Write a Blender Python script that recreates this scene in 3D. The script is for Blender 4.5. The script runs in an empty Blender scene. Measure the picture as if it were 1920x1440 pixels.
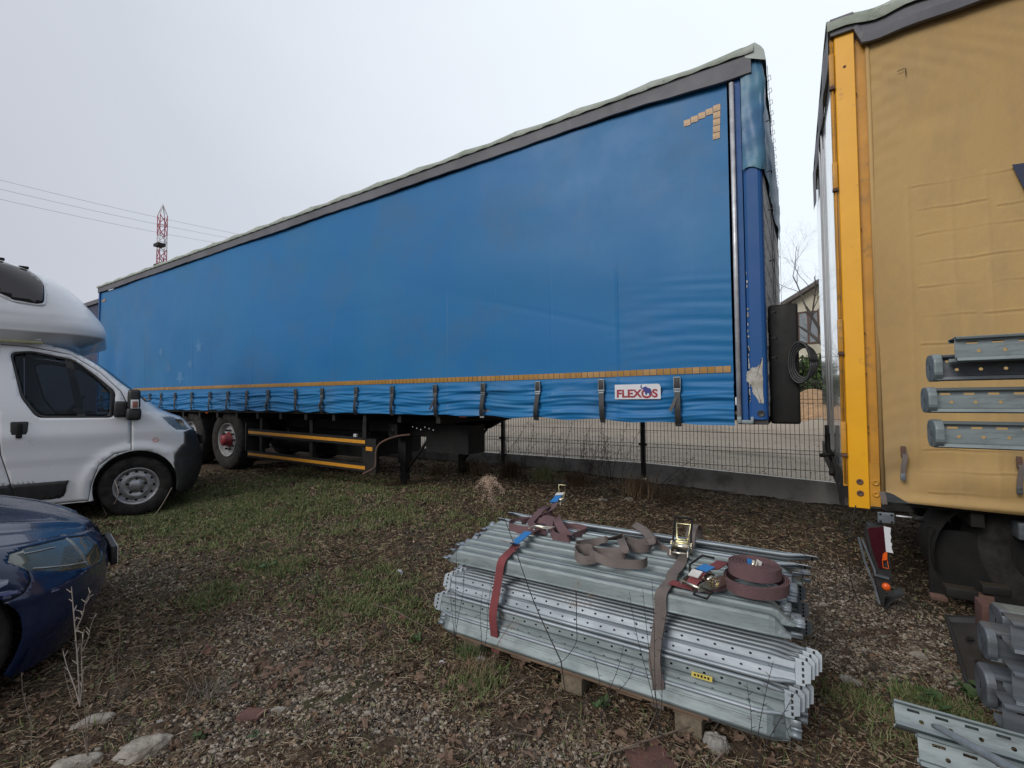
import bpy, bmesh, math, random
import numpy as np
from mathutils import Vector, Matrix, noise
from mathutils.geometry import delaunay_2d_cdt
R = math.radians
rnd = random.Random(7)
rng = np.random.default_rng(7)
SC = bpy.context.scene
COL = SC.collection

# ------------------------------------------------------------------ camera
EYE = 1.288
F_PX, YAW, PITCH, ROLL = 855.48, 0.553, 0.036, -0.0069
_fw = Vector((-math.sin(YAW)*math.cos(PITCH), math.cos(YAW)*math.cos(PITCH), math.sin(PITCH)))
_r = Vector((math.cos(YAW), math.sin(YAW), 0)); _u = _r.cross(_fw)
_r2 = _r*math.cos(ROLL)+_u*math.sin(ROLL); _u2 = -_r*math.sin(ROLL)+_u*math.cos(ROLL)
cd = bpy.data.cameras.new('camera'); cam = bpy.data.objects.new('camera', cd); COL.objects.link(cam)
cd.sensor_width = 36; cd.lens = F_PX/1920*36; cd.clip_start = .05; cd.clip_end = 1500
cam.matrix_world = Matrix.Translation((0, 0, EYE)) @ Matrix((_r2, _u2, -_fw)).transposed().to_4x4()
SC.camera = cam

# ------------------------------------------------------------------ world, sun, exposure
w = bpy.data.worlds.new("World"); SC.world = w; w.use_nodes = True
nt = w.node_tree; nt.nodes.clear()
def N(t, **k):
    n = nt.nodes.new(t)
    for a, b in k.items(): setattr(n, a, b)
    return n
L = lambda a, b: nt.links.new(a, b)
tc = N('ShaderNodeTexCoord')
SUN_AZ, SUN_EL = R(25), R(50)      # azimuth clockwise from +Y seen from above, behind thin cloud
dotn = N('ShaderNodeVectorMath', operation='DOT_PRODUCT')
bd = Vector((math.sin(R(2))*math.cos(R(38)), math.cos(R(2))*math.cos(R(38)), math.sin(R(38))))
dotn.inputs[1].default_value = bd
nrm = N('ShaderNodeVectorMath', operation='NORMALIZE')
L(tc.outputs['Generated'], nrm.inputs[0]); L(nrm.outputs[0], dotn.inputs[0])
ramp = N('ShaderNodeValToRGB'); e = ramp.color_ramp.elements
e[0].position = -.6+.6; e[0].color = (.50, .51, .56, 1)
e[1].position = 1; e[1].color = (.86, .93, .98, 1)
for p_, c_ in ((.45, (.51, .52, .575, 1)), (.68, (.61, .64, .70, 1)), (.86, (.77, .81, .87, 1))):
    q_ = e.new(p_); q_.color = c_
mr = N('ShaderNodeMapRange'); mr.inputs[1].default_value = -.6; mr.inputs[2].default_value = 1.0
L(dotn.outputs['Value'], mr.inputs[0]); 
nz = N('ShaderNodeTexNoise'); nz.inputs['Scale'].default_value = 1.3; nz.inputs['Detail'].default_value = 3
mp = N('ShaderNodeMapping'); mp.inputs['Scale'].default_value = (1, 1, 2.2)
L(nrm.outputs[0], mp.inputs[0]); L(mp.outputs[0], nz.inputs['Vector'])
mad = N('ShaderNodeMath', operation='MULTIPLY_ADD'); mad.inputs[1].default_value = .20
sub = N('ShaderNodeMath', operation='SUBTRACT'); sub.inputs[1].default_value = .10
L(nz.outputs['Fac'], mad.inputs[0]); L(mr.outputs[0], mad.inputs[2]); L(mad.outputs[0], sub.inputs[0])
L(sub.outputs[0], ramp.inputs['Fac'])
sky = N('ShaderNodeTexSky'); sky.sky_type = 'NISHITA'; sky.sun_disc = False
sky.sun_elevation = SUN_EL; sky.sun_rotation = SUN_AZ
skm = N('ShaderNodeVectorMath', operation='SCALE'); skm.inputs['Scale'].default_value = .10
L(sky.outputs[0], skm.inputs[0])
mx = N('ShaderNodeMix', data_type='RGBA'); mx.inputs[0].default_value = .90
L(skm.outputs[0], mx.inputs[6]); L(ramp.outputs[0], mx.inputs[7])
bg = N('ShaderNodeBackground'); bg.inputs['Strength'].default_value = 1.12
out = N('ShaderNodeOutputWorld'); L(mx.outputs[2], bg.inputs[0]); L(bg.outputs[0], out.inputs[0])
sd = bpy.data.lights.new('sun', 'SUN'); sd.energy = 1.9; sd.angle = R(28); sd.color = (1, .97, .93)
so = bpy.data.objects.new('sun', sd); COL.objects.link(so)
sdir = Vector((-.25, -.85, .52)).normalized()
so.rotation_euler = sdir.to_track_quat('Z', 'Y').to_euler(); so.location = (0, -5, 20)
SC.view_settings.view_transform = 'Standard'; SC.view_settings.look = 'None'
SC.view_settings.gamma = 1; SC.view_settings.exposure = 0.0

# ------------------------------------------------------------------ pixel -> world helper (picks a point on a real plane)
def at(x, y, X=None, Y=None, Z=None):
    d = _fw*F_PX + _r2*(x-960) + _u2*(720-y)
    t = X/d.x if X is not None else Y/d.y if Y is not None else (Z-EYE)/d.z
    return Vector((0, 0, EYE))+d*t
def sstep(a, b, x):
    t = np.clip((x-a)/(b-a), 0, 1); return t*t*(3-2*t)

# ------------------------------------------------------------------ materials
MATS = {}
def glass_mat(name, tint, refl=.10):
    m = bpy.data.materials.new(name); m.use_nodes = True; t = m.node_tree; t.nodes.clear()
    o_ = t.nodes.new('ShaderNodeOutputMaterial'); a = t.nodes.new('ShaderNodeBsdfTransparent'); a.inputs[0].default_value = (*tint, 1)
    b = t.nodes.new('ShaderNodeBsdfGlossy'); b.inputs['Roughness'].default_value = .03; b.inputs[0].default_value = (.8, .85, .9, 1)
    f = t.nodes.new('ShaderNodeLayerWeight'); f.inputs[0].default_value = .04
    ad = t.nodes.new('ShaderNodeMath'); ad.operation = 'ADD'; ad.inputs[1].default_value = refl; t.links.new(f.outputs['Fresnel'], ad.inputs[0])
    x = t.nodes.new('ShaderNodeMixShader'); t.links.new(ad.outputs[0], x.inputs[0]); t.links.new(a.outputs[0], x.inputs[1]); t.links.new(b.outputs[0], x.inputs[2]); t.links.new(x.outputs[0], o_.inputs[0])
    return m
def M(name, col, rough=.6, metal=0, col2=None, scale=6, amt=.5, bump=0, bscale=60, dirt=None, coat=0, stretch=(1, 1, 1), detail=5, spec=.5, emit=None):
    if name in MATS: return MATS[name]
    m = bpy.data.materials.new(name); m.use_nodes = True; t = m.node_tree
    b = t.nodes['Principled BSDF']; lk = t.links.new
    b.inputs['Roughness'].default_value = rough; b.inputs['Metallic'].default_value = metal
    b.inputs['Coat Weight'].default_value = coat; b.inputs['Specular IOR Level'].default_value = spec
    c = t.nodes.new('ShaderNodeTexCoord'); g = t.nodes.new('ShaderNodeNewGeometry')
    mpn = t.nodes.new('ShaderNodeMapping'); mpn.inputs['Scale'].default_value = stretch
    lk(c.outputs['Object'], mpn.inputs[0])
    def noi(s, d=detail, r=.6):
        n = t.nodes.new('ShaderNodeTexNoise'); n.inputs['Scale'].default_value = s; n.inputs['Detail'].default_value = d
        n.inputs['Roughness'].default_value = r; lk(mpn.outputs[0], n.inputs['Vector']); return n
    def mixc(f, a, bb):
        n = t.nodes.new('ShaderNodeMix'); n.data_type = 'RGBA'
        lk(f, n.inputs[0])
        for i, v in ((6, a), (7, bb)):
            if isinstance(v, (tuple, list)): n.inputs[i].default_value = (*v[:3], 1)
            else: lk(v, n.inputs[i])
        return n.outputs[2]
    def rampf(src, lo, hi):
        n = t.nodes.new('ShaderNodeMapRange'); n.inputs[1].default_value = lo; n.inputs[2].default_value = hi
        lk(src, n.inputs[0]); return n.outputs[0]
    if col2 is None: col2 = tuple(x*(1-amt*.5) for x in col)
    n1 = noi(scale); f = rampf(n1.outputs['Fac'], .35, .65)
    cc = mixc(f, col, col2)
    if dirt:
        dc, lo, hi, ds = dirt
        n2 = noi(ds, 8, .7); cc = mixc(rampf(n2.outputs['Fac'], lo, hi), cc, dc)
    lk(cc, b.inputs['Base Color'])
    if rough > .1:
        n3 = noi(scale*3); r_ = t.nodes.new('ShaderNodeMapRange'); r_.inputs[3].default_value = max(.03, rough-.12); r_.inputs[4].default_value = min(1, rough+.15)
        lk(n3.outputs['Fac'], r_.inputs[0]); lk(r_.outputs[0], b.inputs['Roughness'])
    if bump:
        n4 = noi(bscale, 4); bp = t.nodes.new('ShaderNodeBump'); bp.inputs['Strength'].default_value = bump; bp.inputs['Distance'].default_value = .01
        lk(n4.outputs['Fac'], bp.inputs['Height']); lk(bp.outputs[0], b.inputs['Normal'])
    MATS[name] = m; return m
m_curtain = M('blue_tarpaulin', (.012, .138, .345), .45, col2=(.018, .152, .335), scale=.7, bump=.06, bscale=9, dirt=((.05, .13, .24), .5, .85, 1.1), spec=.25)
m_hood = M('faded_teal_tarpaulin', (.07, .20, .27), .45, col2=(.03, .11, .26), scale=1.6, bump=.3, bscale=5)
m_roof = M('weathered_roof_tarp', (.33, .36, .31), .7, col2=(.22, .25, .2), scale=5, bump=.3, bscale=20, dirt=((.08, .1, .06), .55, .7, 9))
m_rooflip = M('pale_roof_tarp', (.42, .46, .42), .6, col2=(.33, .37, .34), scale=4, bump=.3, bscale=18)
m_band = M('grey_rail_tarp', (.13, .13, .145), .6, col2=(.09, .09, .10), scale=2, dirt=((.2, .2, .2), .6, .8, 6))
m_bluepaint = M('blue_painted_steel', (.010, .075, .22), .5, col2=(.012, .075, .26), scale=2, coat=0, spec=.3, dirt=((.3, .3, .28), .70, .74, 5))
m_chip = M('bare_scuffed_primer', (.45, .44, .40), .7, col2=(.28, .25, .2), scale=18, bump=.3)
m_tape = M('orange_reflective', (.62, .29, .035), .35, col2=(.52, .22, .02), scale=20)
m_tapedull = M('tan_reflective', (.40, .20, .03), .35, col2=(.26, .14, .035), scale=9, amt=.6)
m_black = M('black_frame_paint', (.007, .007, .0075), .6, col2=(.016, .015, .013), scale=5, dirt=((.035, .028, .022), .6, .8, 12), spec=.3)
m_blackpl = M('black_plastic', (.015, .015, .016), .5, col2=(.028, .028, .028), scale=20)
m_rubber = M('tyre_rubber', (.016, .015, .0145), .85, col2=(.04, .037, .033), scale=14, bump=.3, dirt=((.04, .034, .027), .55, .75, 8), spec=.25)
m_alu = M('aluminium', (.66, .67, .68), .4, .35, col2=(.45, .46, .48), scale=12)
m_chrome = M('zinc_plated_steel', (.75, .70, .60), .25, .95, col2=(.6, .55, .42), scale=30)
m_galv = M('galvanised_steel', (.255, .295, .30), .52, .35, col2=(.16, .195, .20), scale=6, amt=.5, bump=.1, bscale=40, dirt=((.10, .11, .105), .5, .75, 20), stretch=(.35, 1.5, 1.5))
m_galv2 = M('dull_and_shaded_galvanised_steel', (.165, .185, .205), .55, .35, col2=(.10, .115, .13), scale=9, dirt=((.07, .07, .065), .5, .72, 14), stretch=(.4, 1.5, 1.5))  # dull steel, also the darker copy that puts shade into stacked beams
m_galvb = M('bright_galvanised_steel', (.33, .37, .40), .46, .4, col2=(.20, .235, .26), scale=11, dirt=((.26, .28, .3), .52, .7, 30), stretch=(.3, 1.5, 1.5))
m_white = M('white_van_paint', (.82, .83, .84), .22, col2=(.78, .80, .81), scale=2, coat=.6, dirt=((.48, .48, .44), .62, .85, 5))
m_gel = M('white_gelcoat', (.84, .85, .86), .3, col2=(.8, .81, .82), scale=2, coat=.3)
m_glass = glass_mat('tinted_window_glass', (.55, .60, .62), .015)
m_acryl = M('tinted_acrylic', (.022, .02, .022), .1, col2=(.035, .03, .032), scale=2, coat=.5)
m_carblue = M('dark_blue_car_paint', (.006, .017, .060), .25, .2, col2=(.007, .019, .066), scale=3, coat=.5, dirt=((.035, .04, .085), .58, .85, 4))
m_carbare = M('scraped_primer', (.30, .33, .42), .5, col2=(.03, .05, .2), scale=16, amt=1, stretch=(.5, 1, 1.4))
m_lens = M('smoked_lens', (.08, .088, .075), .08, col2=(.07, .08, .07), scale=9, coat=1)
m_lensc = M('clear_lens', (.16, .19, .21), .06, col2=(.1, .12, .14), scale=14, coat=1)
m_red = M('red_lens', (.05, .006, .012), .25, col2=(.035, .004, .008), scale=12, coat=.5)
m_orange = M('orange_lens', (.80, .12, .015), .3, col2=(.7, .09, .01), scale=12)
m_redhub = M('red_hub_paint', (.30, .02, .03), .5, col2=(.14, .02, .02), scale=20)
m_yellow = M('yellow_painted_steel', (.82, .40, .008), .36, col2=(.74, .35, .008), scale=2.5, coat=.2, dirt=((.30, .15, .03), .62, .78, 7))
m_yellow2 = M('dirty_yellow_paint', (.56, .26, .02), .5, col2=(.42, .2, .02), scale=4, dirt=((.16, .1, .04), .55, .72, 9))
m_ytarp = M('dirty_yellow_tarpaulin', (.46, .305, .125), .65, col2=(.40, .26, .105), scale=1.1, bump=.35, bscale=22, dirt=((.33, .235, .12), .46, .80, 3.2), detail=9, spec=.2, stretch=(1, 1, .45))
m_whdoor = M('glossy_white_door', (.80, .81, .82), .12, col2=(.56, .58, .6), scale=2, coat=.7, dirt=((.25, .22, .18), .6, .8, 5))
m_wood = M('weathered_pallet_wood', (.22, .15, .10), .85, col2=(.13, .09, .065), scale=7, bump=.5, bscale=50, stretch=(.3, 3, 3))
m_woodb = M('pallet_block_chipboard', (.20, .16, .11), .9, col2=(.12, .1, .07), scale=40, bump=.6, bscale=70)
m_conc = M('concrete', (.30, .285, .26), .9, col2=(.21, .20, .185), scale=5, bump=.5, bscale=50, dirt=((.12, .11, .095), .5, .75, 3))
m_int = M('grey_cabin_trim', (.10, .10, .11), .8, col2=(.06, .06, .065), scale=5)
m_kerb = M('pale_concrete_kerb', (.62, .60, .55), .9, col2=(.5, .48, .44), scale=3, bump=.5, bscale=40, dirt=((.2, .185, .16), .5, .75, 3))
m_brick = M('broken_brick', (.13, .06, .048), .9, col2=(.085, .045, .036), scale=14, bump=.6, bscale=50)
m_stone = M('pale_stone', (.30, .275, .235), .9, col2=(.19, .165, .135), scale=9, bump=.8, bscale=40, dirt=((.10, .08, .055), .48, .7, 14))
m_strap = M('red_webbing', (.22, .048, .052), .85, col2=(.15, .038, .04), scale=8, bump=.3, bscale=200)
m_strapold = M('faded_burgundy_webbing', (.155, .085, .09), .85, col2=(.115, .065, .068), scale=9, bump=.5, bscale=220)
m_strapgrey = M('grey_brown_webbing', (.17, .14, .125), .85, col2=(.12, .1, .09), scale=9, bump=.5, bscale=220)
m_label = M('blue_label', (.03, .17, .42), .6, col2=(.02, .17, .45), scale=20)
m_whlab = M('white_label', (.60, .58, .54), .7, col2=(.45, .43, .4), scale=14)
m_yel = M('yellow_sticker', (.46, .38, .07), .5, col2=(.5, .4, .05), scale=12)
m_signw = M('white_plate', (.66, .68, .70), .4, col2=(.6, .6, .62), scale=6)
m_signr = M('dark_red_print', (.34, .015, .03), .5)
m_signb = M('blue_print', (.03, .04, .24), .5)
m_wire = M('green_black_fence_wire', (.035, .032, .028), .6)
m_house = M('cream_render', (.66, .62, .50), .9, col2=(.45, .42, .32), scale=1)
m_tile = M('dark_roof_tiles', (.14, .13, .12), .8, col2=(.09, .085, .08), scale=6)
m_wfr = M('brown_window_frame', (.12, .06, .04), .6)
m_pane = M('window_pane', (.25, .28, .3), .05, coat=1)
m_bark = M('grey_bark', (.075, .065, .058), .9, col2=(.05, .045, .04), scale=10, bump=.4)
m_hedge = M('evergreen_hedge', (.022, .032, .018), .8, col2=(.045, .055, .03), scale=5)
m_cred = M('crane_red', (.42, .10, .14), .6); m_cwhite = M('crane_white', (.62, .62, .64), .6)
m_dryst = M('dry_weed_stem', (.17, .13, .10), .9, col2=(.10, .075, .06), scale=12)
m_darkst = M('dark_weed_stem', (.028, .023, .022), .9)
m_plume = M('dry_seed_plume', (.30, .21, .155), .95, col2=(.20, .14, .10), scale=30)
m_leafdead = M('dead_leaf', (.19, .125, .085), .85, col2=(.115, .07, .048), scale=12, bump=.3)
m_leafred = M('red_brown_leaf', (.16, .08, .055), .8, col2=(.12, .06, .045), scale=12)
m_leafgreen = M('green_weed_leaf', (.055, .10, .03), .6, col2=(.035, .07, .02), scale=12)
m_paper = M('white_litter', (.55, .56, .58), .7, col2=(.35, .36, .4), scale=30)
m_navy = M('navy_tarpaulin', (.018, .025, .075), .5, col2=(.012, .018, .05), scale=2)
m_greyw = M('dirty_grey_front_wall', (.72, .72, .70), .7, col2=(.55, .55, .55), scale=6, stretch=(1, 1, 3), dirt=((.08, .08, .08), .5, .7, 8))
m_cable = M('overhead_cable', (.30, .30, .33), .7)
m_rust = M('rusty_metal', (.13, .07, .05), .85, col2=(.07, .045, .035), scale=20)
m_bow = M('tarp_rope', (.03, .035, .04), .8)
m_star = M('faded_star_print', (.06, .20, .40), .45, spec=.25)

# ------------------------------------------------------------------ object helpers
def wloc(o):
    v = Vector((0, 0, 0))
    while o is not None: v += o.location; o = o.parent
    return v
def tag(o, label=None, cat=None, group=None, kind=None):
    if label: o['label'] = label
    if cat: o['category'] = cat
    if group: o['group'] = group
    if kind: o['kind'] = kind
    return o
def thing(name, loc, label, cat, group=None, rz=0):
    o = bpy.data.objects.new(name, None); COL.objects.link(o); o.location = loc; o.rotation_euler.z = rz
    o.empty_display_size = .1
    return tag(o, label, cat, group)
def link_mesh(name, me, parent=None, loc=(0, 0, 0)):
    o = bpy.data.objects.new(name, me); COL.objects.link(o); o.parent = parent; o.location = loc; return o
class MB:
    def __init__(s): s.v = []; s.f = []; s.sm = []
    def add(s, vs, fs, smooth=False):
        n = len(s.v); s.v += [tuple(x) for x in vs]; s.f += [tuple(i+n for i in f) for f in fs]; s.sm += [smooth]*len(fs); return s
    def box(s, a, b, rot=None, c=None):
        x0, y0, z0 = (min(a[i], b[i]) for i in range(3)); x1, y1, z1 = (max(a[i], b[i]) for i in range(3))
        vs = [Vector(p) for p in ((x0, y0, z0), (x1, y0, z0), (x1, y1, z0), (x0, y1, z0), (x0, y0, z1), (x1, y0, z1), (x1, y1, z1), (x0, y1, z1))]
        if rot is not None:
            cc = Vector(c) if c is not None else sum(vs, Vector())/8
            vs = [cc+rot @ (v-cc) for v in vs]
        return s.add(vs, [(3, 2, 1, 0), (4, 5, 6, 7), (0, 1, 5, 4), (1, 2, 6, 5), (2, 3, 7, 6), (3, 0, 4, 7)])
    def cbox(s, c, d, bev=.003):       # bevelled box
        bm = bmesh.new(); bmesh.ops.create_cube(bm, size=1)
        for v in bm.verts: v.co = Vector((v.co.x*d[0], v.co.y*d[1], v.co.z*d[2]))
        bmesh.ops.bevel(bm, geom=bm.edges[:], offset=bev, segments=2, affect='EDGES', profile=.6)
        bm.verts.index_update()
        s.add([Vector(c)+v.co for v in bm.verts], [[v.index for v in f.verts] for f in bm.faces], True); bm.free(); return s
    def tube(s, pts, r, n=8, caps=True):
        pts = [Vector(p) for p in pts]; m = len(pts); rr = r if isinstance(r, (list, tuple)) else [r]*m
        vs = []; prev = None
        for i, p in enumerate(pts):
            t = (pts[min(i+1, m-1)]-pts[max(i-1, 0)])
            if t.length < 1e-9: t = Vector((0, 0, 1))
            t.normalize()
            if prev is None: a = t.orthogonal().normalized()
            else:
                a = prev-t*prev.dot(t); a = a.normalized() if a.length > 1e-6 else t.orthogonal().normalized()
            prev = a; b = t.cross(a)
            for k in range(n):
                an = 2*math.pi*k/n; vs.append(p+(a*math.cos(an)+b*math.sin(an))*rr[i])
        fs = [(i*n+k, i*n+(k+1) % n, (i+1)*n+(k+1) % n, (i+1)*n+k) for i in range(m-1) for k in range(n)]
        if caps: fs += [tuple(range(n))[::-1], tuple(range((m-1)*n, m*n))]
        return s.add(vs, fs, n > 5)
    def disc_lathe(s, prof, c, axis='Y', n=28):    # prof: (radius, along)
        vs = []; 
        for (r_, h_) in prof:
            for k in range(n):
                a = 2*math.pi*k/n; x, z = r_*math.cos(a), r_*math.sin(a)
                vs.append(Vector(c)+(Vector((x, h_, z)) if axis == 'Y' else Vector((h_, x, z)) if axis == 'X' else Vector((x, z, h_))))
        m = len(prof)
        return s.add(vs, [(i*n+k, i*n+(k+1) % n, (i+1)*n+(k+1) % n, (i+1)*n+k) for i in range(m-1) for k in range(n)], True)
    def prism(s, poly, ax, a0, a1):    # polygon extruded along axis; poly in the other two axes (order xyz)
        n = len(poly); vs = []
        for h in (a0, a1):
            for (p, q) in poly: vs.append((h, p, q) if ax == 'X' else (p, h, q) if ax == 'Y' else (p, q, h))
        return s.add(vs, [tuple(range(n))[::-1], tuple(range(n, 2*n))]+[(i, (i+1) % n, n+(i+1) % n, n+i) for i in range(n)])
    def grid(s, P, smooth=True):       # P[i][j] points
        n, m = len(P), len(P[0])
        return s.add([p for r_ in P for p in r_], [(i*m+j, (i+1)*m+j, (i+1)*m+j+1, i*m+j+1) for i in range(n-1) for j in range(m-1)], smooth)
    def ribbon(s, pts, wd, w_, th=.0016):
        pts = [Vector(p) for p in pts]; m = len(pts); rows = []
        for i, p in enumerate(pts):
            t = (pts[min(i+1, m-1)]-pts[max(i-1, 0)]).normalized(); wv = Vector(wd[i] if isinstance(wd, list) else wd)
            wv = (wv-t*wv.dot(t)).normalized(); nn = t.cross(wv)*th*.5; wv = wv*w_*.5
            rows.append([p-wv-nn, p+wv-nn, p+wv+nn, p-wv+nn, p-wv-nn])
        for k in range(4): s.grid([[q[k], q[k+1]] for q in rows], True)
        return s
    def mesh(s, name, mats, off=(0, 0, 0)):
        me = bpy.data.meshes.new(name); o = Vector(off)
        me.from_pydata([Vector(v)-o for v in s.v], [], s.f)
        me.polygons.foreach_set('use_smooth', s.sm)
        for m in (mats if isinstance(mats, (list, tuple)) else [mats]): me.materials.append(m)
        me.update(); return me
    def build(s, name, mats, parent=None, w=True, off=None):
        o = off if off is not None else (wloc(parent) if (parent and w) else Vector((0, 0, 0)))
        return link_mesh(name, s.mesh(name, mats, o), parent)
def curve_pts(pts, n=8, closed=False):   # catmull-rom
    P = [Vector(p) for p in pts]; o = []; m = len(P)
    for i in range(m if closed else m-1):
        g = (lambda k: P[k % m]) if closed else (lambda k: P[min(max(k, 0), m-1)])
        a, b, c, d = g(i-1), g(i), g(i+1), g(i+2)
        for k in range(n):
            t = k/n; o.append(.5*((2*b)+(c-a)*t+(2*a-5*b+4*c-d)*t*t+(-a+3*b-3*c+d)*t**3))
    if not closed: o.append(P[-1])
    return o
def np_mesh(name, V, F, mats, mi=None, smooth=False):
    me = bpy.data.meshes.new(name); k = F.shape[1]
    me.vertices.add(len(V)); me.vertices.foreach_set('co', V.astype(np.float32).ravel())
    me.loops.add(F.size); me.loops.foreach_set('vertex_index', F.astype(np.int32).ravel())
    me.polygons.add(len(F)); me.polygons.foreach_set('loop_start', np.arange(0, F.size, k, dtype=np.int32))
    me.polygons.foreach_set('loop_total', np.full(len(F), k, dtype=np.int32))
    for m in mats: me.materials.append(m)
    if mi is not None: me.polygons.foreach_set('material_index', mi.astype(np.int32))
    me.polygons.foreach_set('use_smooth', np.full(len(F), smooth)); me.update(calc_edges=True); me.validate(); return me
def lerpf(tab):
    xs = [a for a, b in tab]; ys = [b for a, b in tab]
    return lambda x: float(np.interp(x, xs, ys))
def vnoise(x, y, s, seed=0):
    return noise.noise((x*s+seed*7.3, y*s-seed*3.1, seed*1.7))

# ================================================================== GROUND
def gz(x, y):
    x = np.asarray(x, float); y = np.asarray(y, float)
    b = sstep(2.3, 4.4, y)*(.155*sstep(.6, -4.0, x)-.02) - .10*sstep(.2, .8, x)*sstep(2.6, 3.5, y)*(1-sstep(4.5, 6.3, y))
    b = b + sstep(7.1, 20, y)*.38
    b = b + .030*np.sin(x*2.1+y*1.3)*np.cos(y*1.9-x*.7)*(1-sstep(3.0, 4.2, y)) + .008*np.sin(x*7.3+1)*np.sin(y*6.1)
    m = sstep(14.5, 18.5, y)*(1-sstep(19, 23, y))*sstep(-13, -6, x)*(1-sstep(3, 6, x))
    b = b + m*(.95+.3*np.sin(x*1.3)+.15*np.sin(x*3.7+y))
    return b
def gz1(x, y): return float(gz(x, y))
def axis(lo, hi, a, b, fine, ncoarse):
    f = list(np.arange(a, b, fine)); l = list(a-(a-lo)*np.linspace(1, 0, ncoarse, endpoint=False)**2.2); h = list(b+(hi-b)*np.linspace(0, 1, ncoarse)**2.2)
    return np.array(l+f+h)
xs = axis(-500, 500, -11, 3, .05, 40); ys = axis(-300, 600, -.4, 8, .05, 50)
GX, GY = np.meshgrid(xs, ys, indexing='ij'); GZ = gz(GX, GY)
fine = (GX > -11) & (GX < 3) & (GY > -.4) & (GY < 7)
GZ = GZ+np.where(fine, rng.normal(0, .006, GX.shape), 0)
V = np.stack([GX.ravel(), GY.ravel(), GZ.ravel()], 1); nx, ny = GX.shape
idx = (np.arange(nx-1)[:, None]*ny+np.arange(ny-1)[None, :]).ravel()
F = np.stack([idx, idx+ny, idx+ny+1, idx+1], 1)
cy_ = (GY[:-1, :-1].ravel()+.02)
def ground_mat():
    m = bpy.data.materials.new('soil_and_moss'); m.use_nodes = True; t = m.node_tree; b = t.nodes['Principled BSDF']; lk = t.links.new
    c = t.nodes.new('ShaderNodeTexCoord')
    def noi(s, d=8, r=.65):
        n = t.nodes.new('ShaderNodeTexNoise'); n.inputs['Scale'].default_value = s; n.inputs['Detail'].default_value = d; n.inputs['Roughness'].default_value = r
        lk(c.outputs['Object'], n.inputs['Vector']); return n.outputs['Fac']
    def mr(s, a, bb):
        n = t.nodes.new('ShaderNodeMapRange'); n.inputs[1].default_value = a; n.inputs[2].default_value = bb; lk(s, n.inputs[0]); return n.outputs[0]
    def mix(f, a, bb):
        n = t.nodes.new('ShaderNodeMix'); n.data_type = 'RGBA'; lk(f, n.inputs[0])
        for i, v in ((6, a), (7, bb)):
            if isinstance(v, tuple): n.inputs[i].default_value = (*v, 1)
            else: lk(v, n.inputs[i])
        return n.outputs[2]
    c1 = mix(mr(noi(9), .35, .65), (.026, .019, .013), (.066, .048, .033))
    c2 = mix(mr(noi(45), .4, .68), c1, (.14, .10, .07))
    c3 = mix(mr(noi(1.3), .52, .70), c2, (.038, .042, .018))
    vo = t.nodes.new('ShaderNodeTexVoronoi'); vo.inputs['Scale'].default_value = 60; lk(c.outputs['Object'], vo.inputs['Vector'])
    c4 = mix(mr(noi(2.1), .52, .62), c3, mix(mr(vo.outputs['Distance'], .2, .6), (.14, .12, .098), (.03, .024, .018)))
    lk(c4, b.inputs['Base Color']); b.inputs['Roughness'].default_value = .95; b.inputs['Specular IOR Level'].default_value = .15
    bp = t.nodes.new('ShaderNodeBump'); bp.inputs['Strength'].default_value = .8; bp.inputs['Distance'].default_value = .02
    lk(noi(38), bp.inputs['Height']); lk(bp.outputs[0], b.inputs['Normal']); return m
m_soil = ground_mat()
m_yard = M('pale_packed_sand', (.33, .28, .215), .95, col2=(.24, .20, .155), scale=.35, bump=.5, bscale=6, dirt=((.14, .115, .085), .50, .70, 1.1), stretch=(.35, 1.3, 1), detail=9)
m_chips = M('orange_sand_heap', (.42, .25, .12), .95, col2=(.24, .14, .07), scale=6, bump=.9, bscale=9)
cx = (GX[:-1, :-1].ravel())
mi = np.where(cy_ > 6.95, 1, 0); mi = np.where((cy_ > 14.4) & (cy_ < 23) & (cx > -13) & (cx < 6), 2, mi)
g = link_mesh('ground', np_mesh('ground', V, F, [m_soil, m_yard, m_chips], mi, True)); tag(g, kind='structure')
g['label'] = 'rough ground of soil, moss and gravel'

# --- density maps in world space
def blob(x, y, cx, cy, rx, ry):
    return np.exp(-(((x-cx)/rx)**2+((y-cy)/ry)**2))
def pz(x, y): p = at(x, y, Z=0); return p.x, p.y
GRASS = [(pz(450, 960), 1.3, .9, 1.0), (pz(600, 930), 1.5, .8, .8), (pz(330, 950), .8, .5, 1), (pz(520, 1070), .25, .16, 1), (pz(700, 1130), .45, .28, .6), (pz(740, 985), .4, .25, .4), (pz(400, 1120), .18, .12, 1),
         (pz(860, 990), .35, .25, .3), (pz(900, 1280), .12, .1, .6), (pz(1350, 920), .7, .3, .35), (pz(1780, 1330), .18, .1, .8), (pz(1600, 1330), .2, .15, .3), (pz(740, 1080), .35, .2, .6)]
GRAVEL = [(pz(1640, 1150), .40, .40, 2.2), (pz(1600, 1080), .35, .35, 1.8), (pz(1560, 1200), .28, .3, 1.6), (pz(1450, 930), 1.3, .4, 1.6), (pz(650, 1330), .28, .22, 1.1), (pz(400, 1380), .3, .2, .9), (pz(780, 1400), .25, .15, .7),
          (pz(950, 1400), .3, .15, .7), (pz(300, 1050), .5, .3, .8), (pz(480, 1200), .4, .25, .8), (pz(560, 1250), .3, .2, .8), (pz(250, 1100), .4, .3, .8), (pz(1700, 1230), .3, .25, 1.2), (pz(600, 1090), .3, .15, .4), (pz(1150, 1420), .3, .15, .4)]
def fld(x, y, lst, base):
    o = np.full(np.shape(x), base, float)
    for (c_, rx, ry, a) in lst: o += a*blob(x, y, c_[0], c_[1], rx, ry)
    return o
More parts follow.
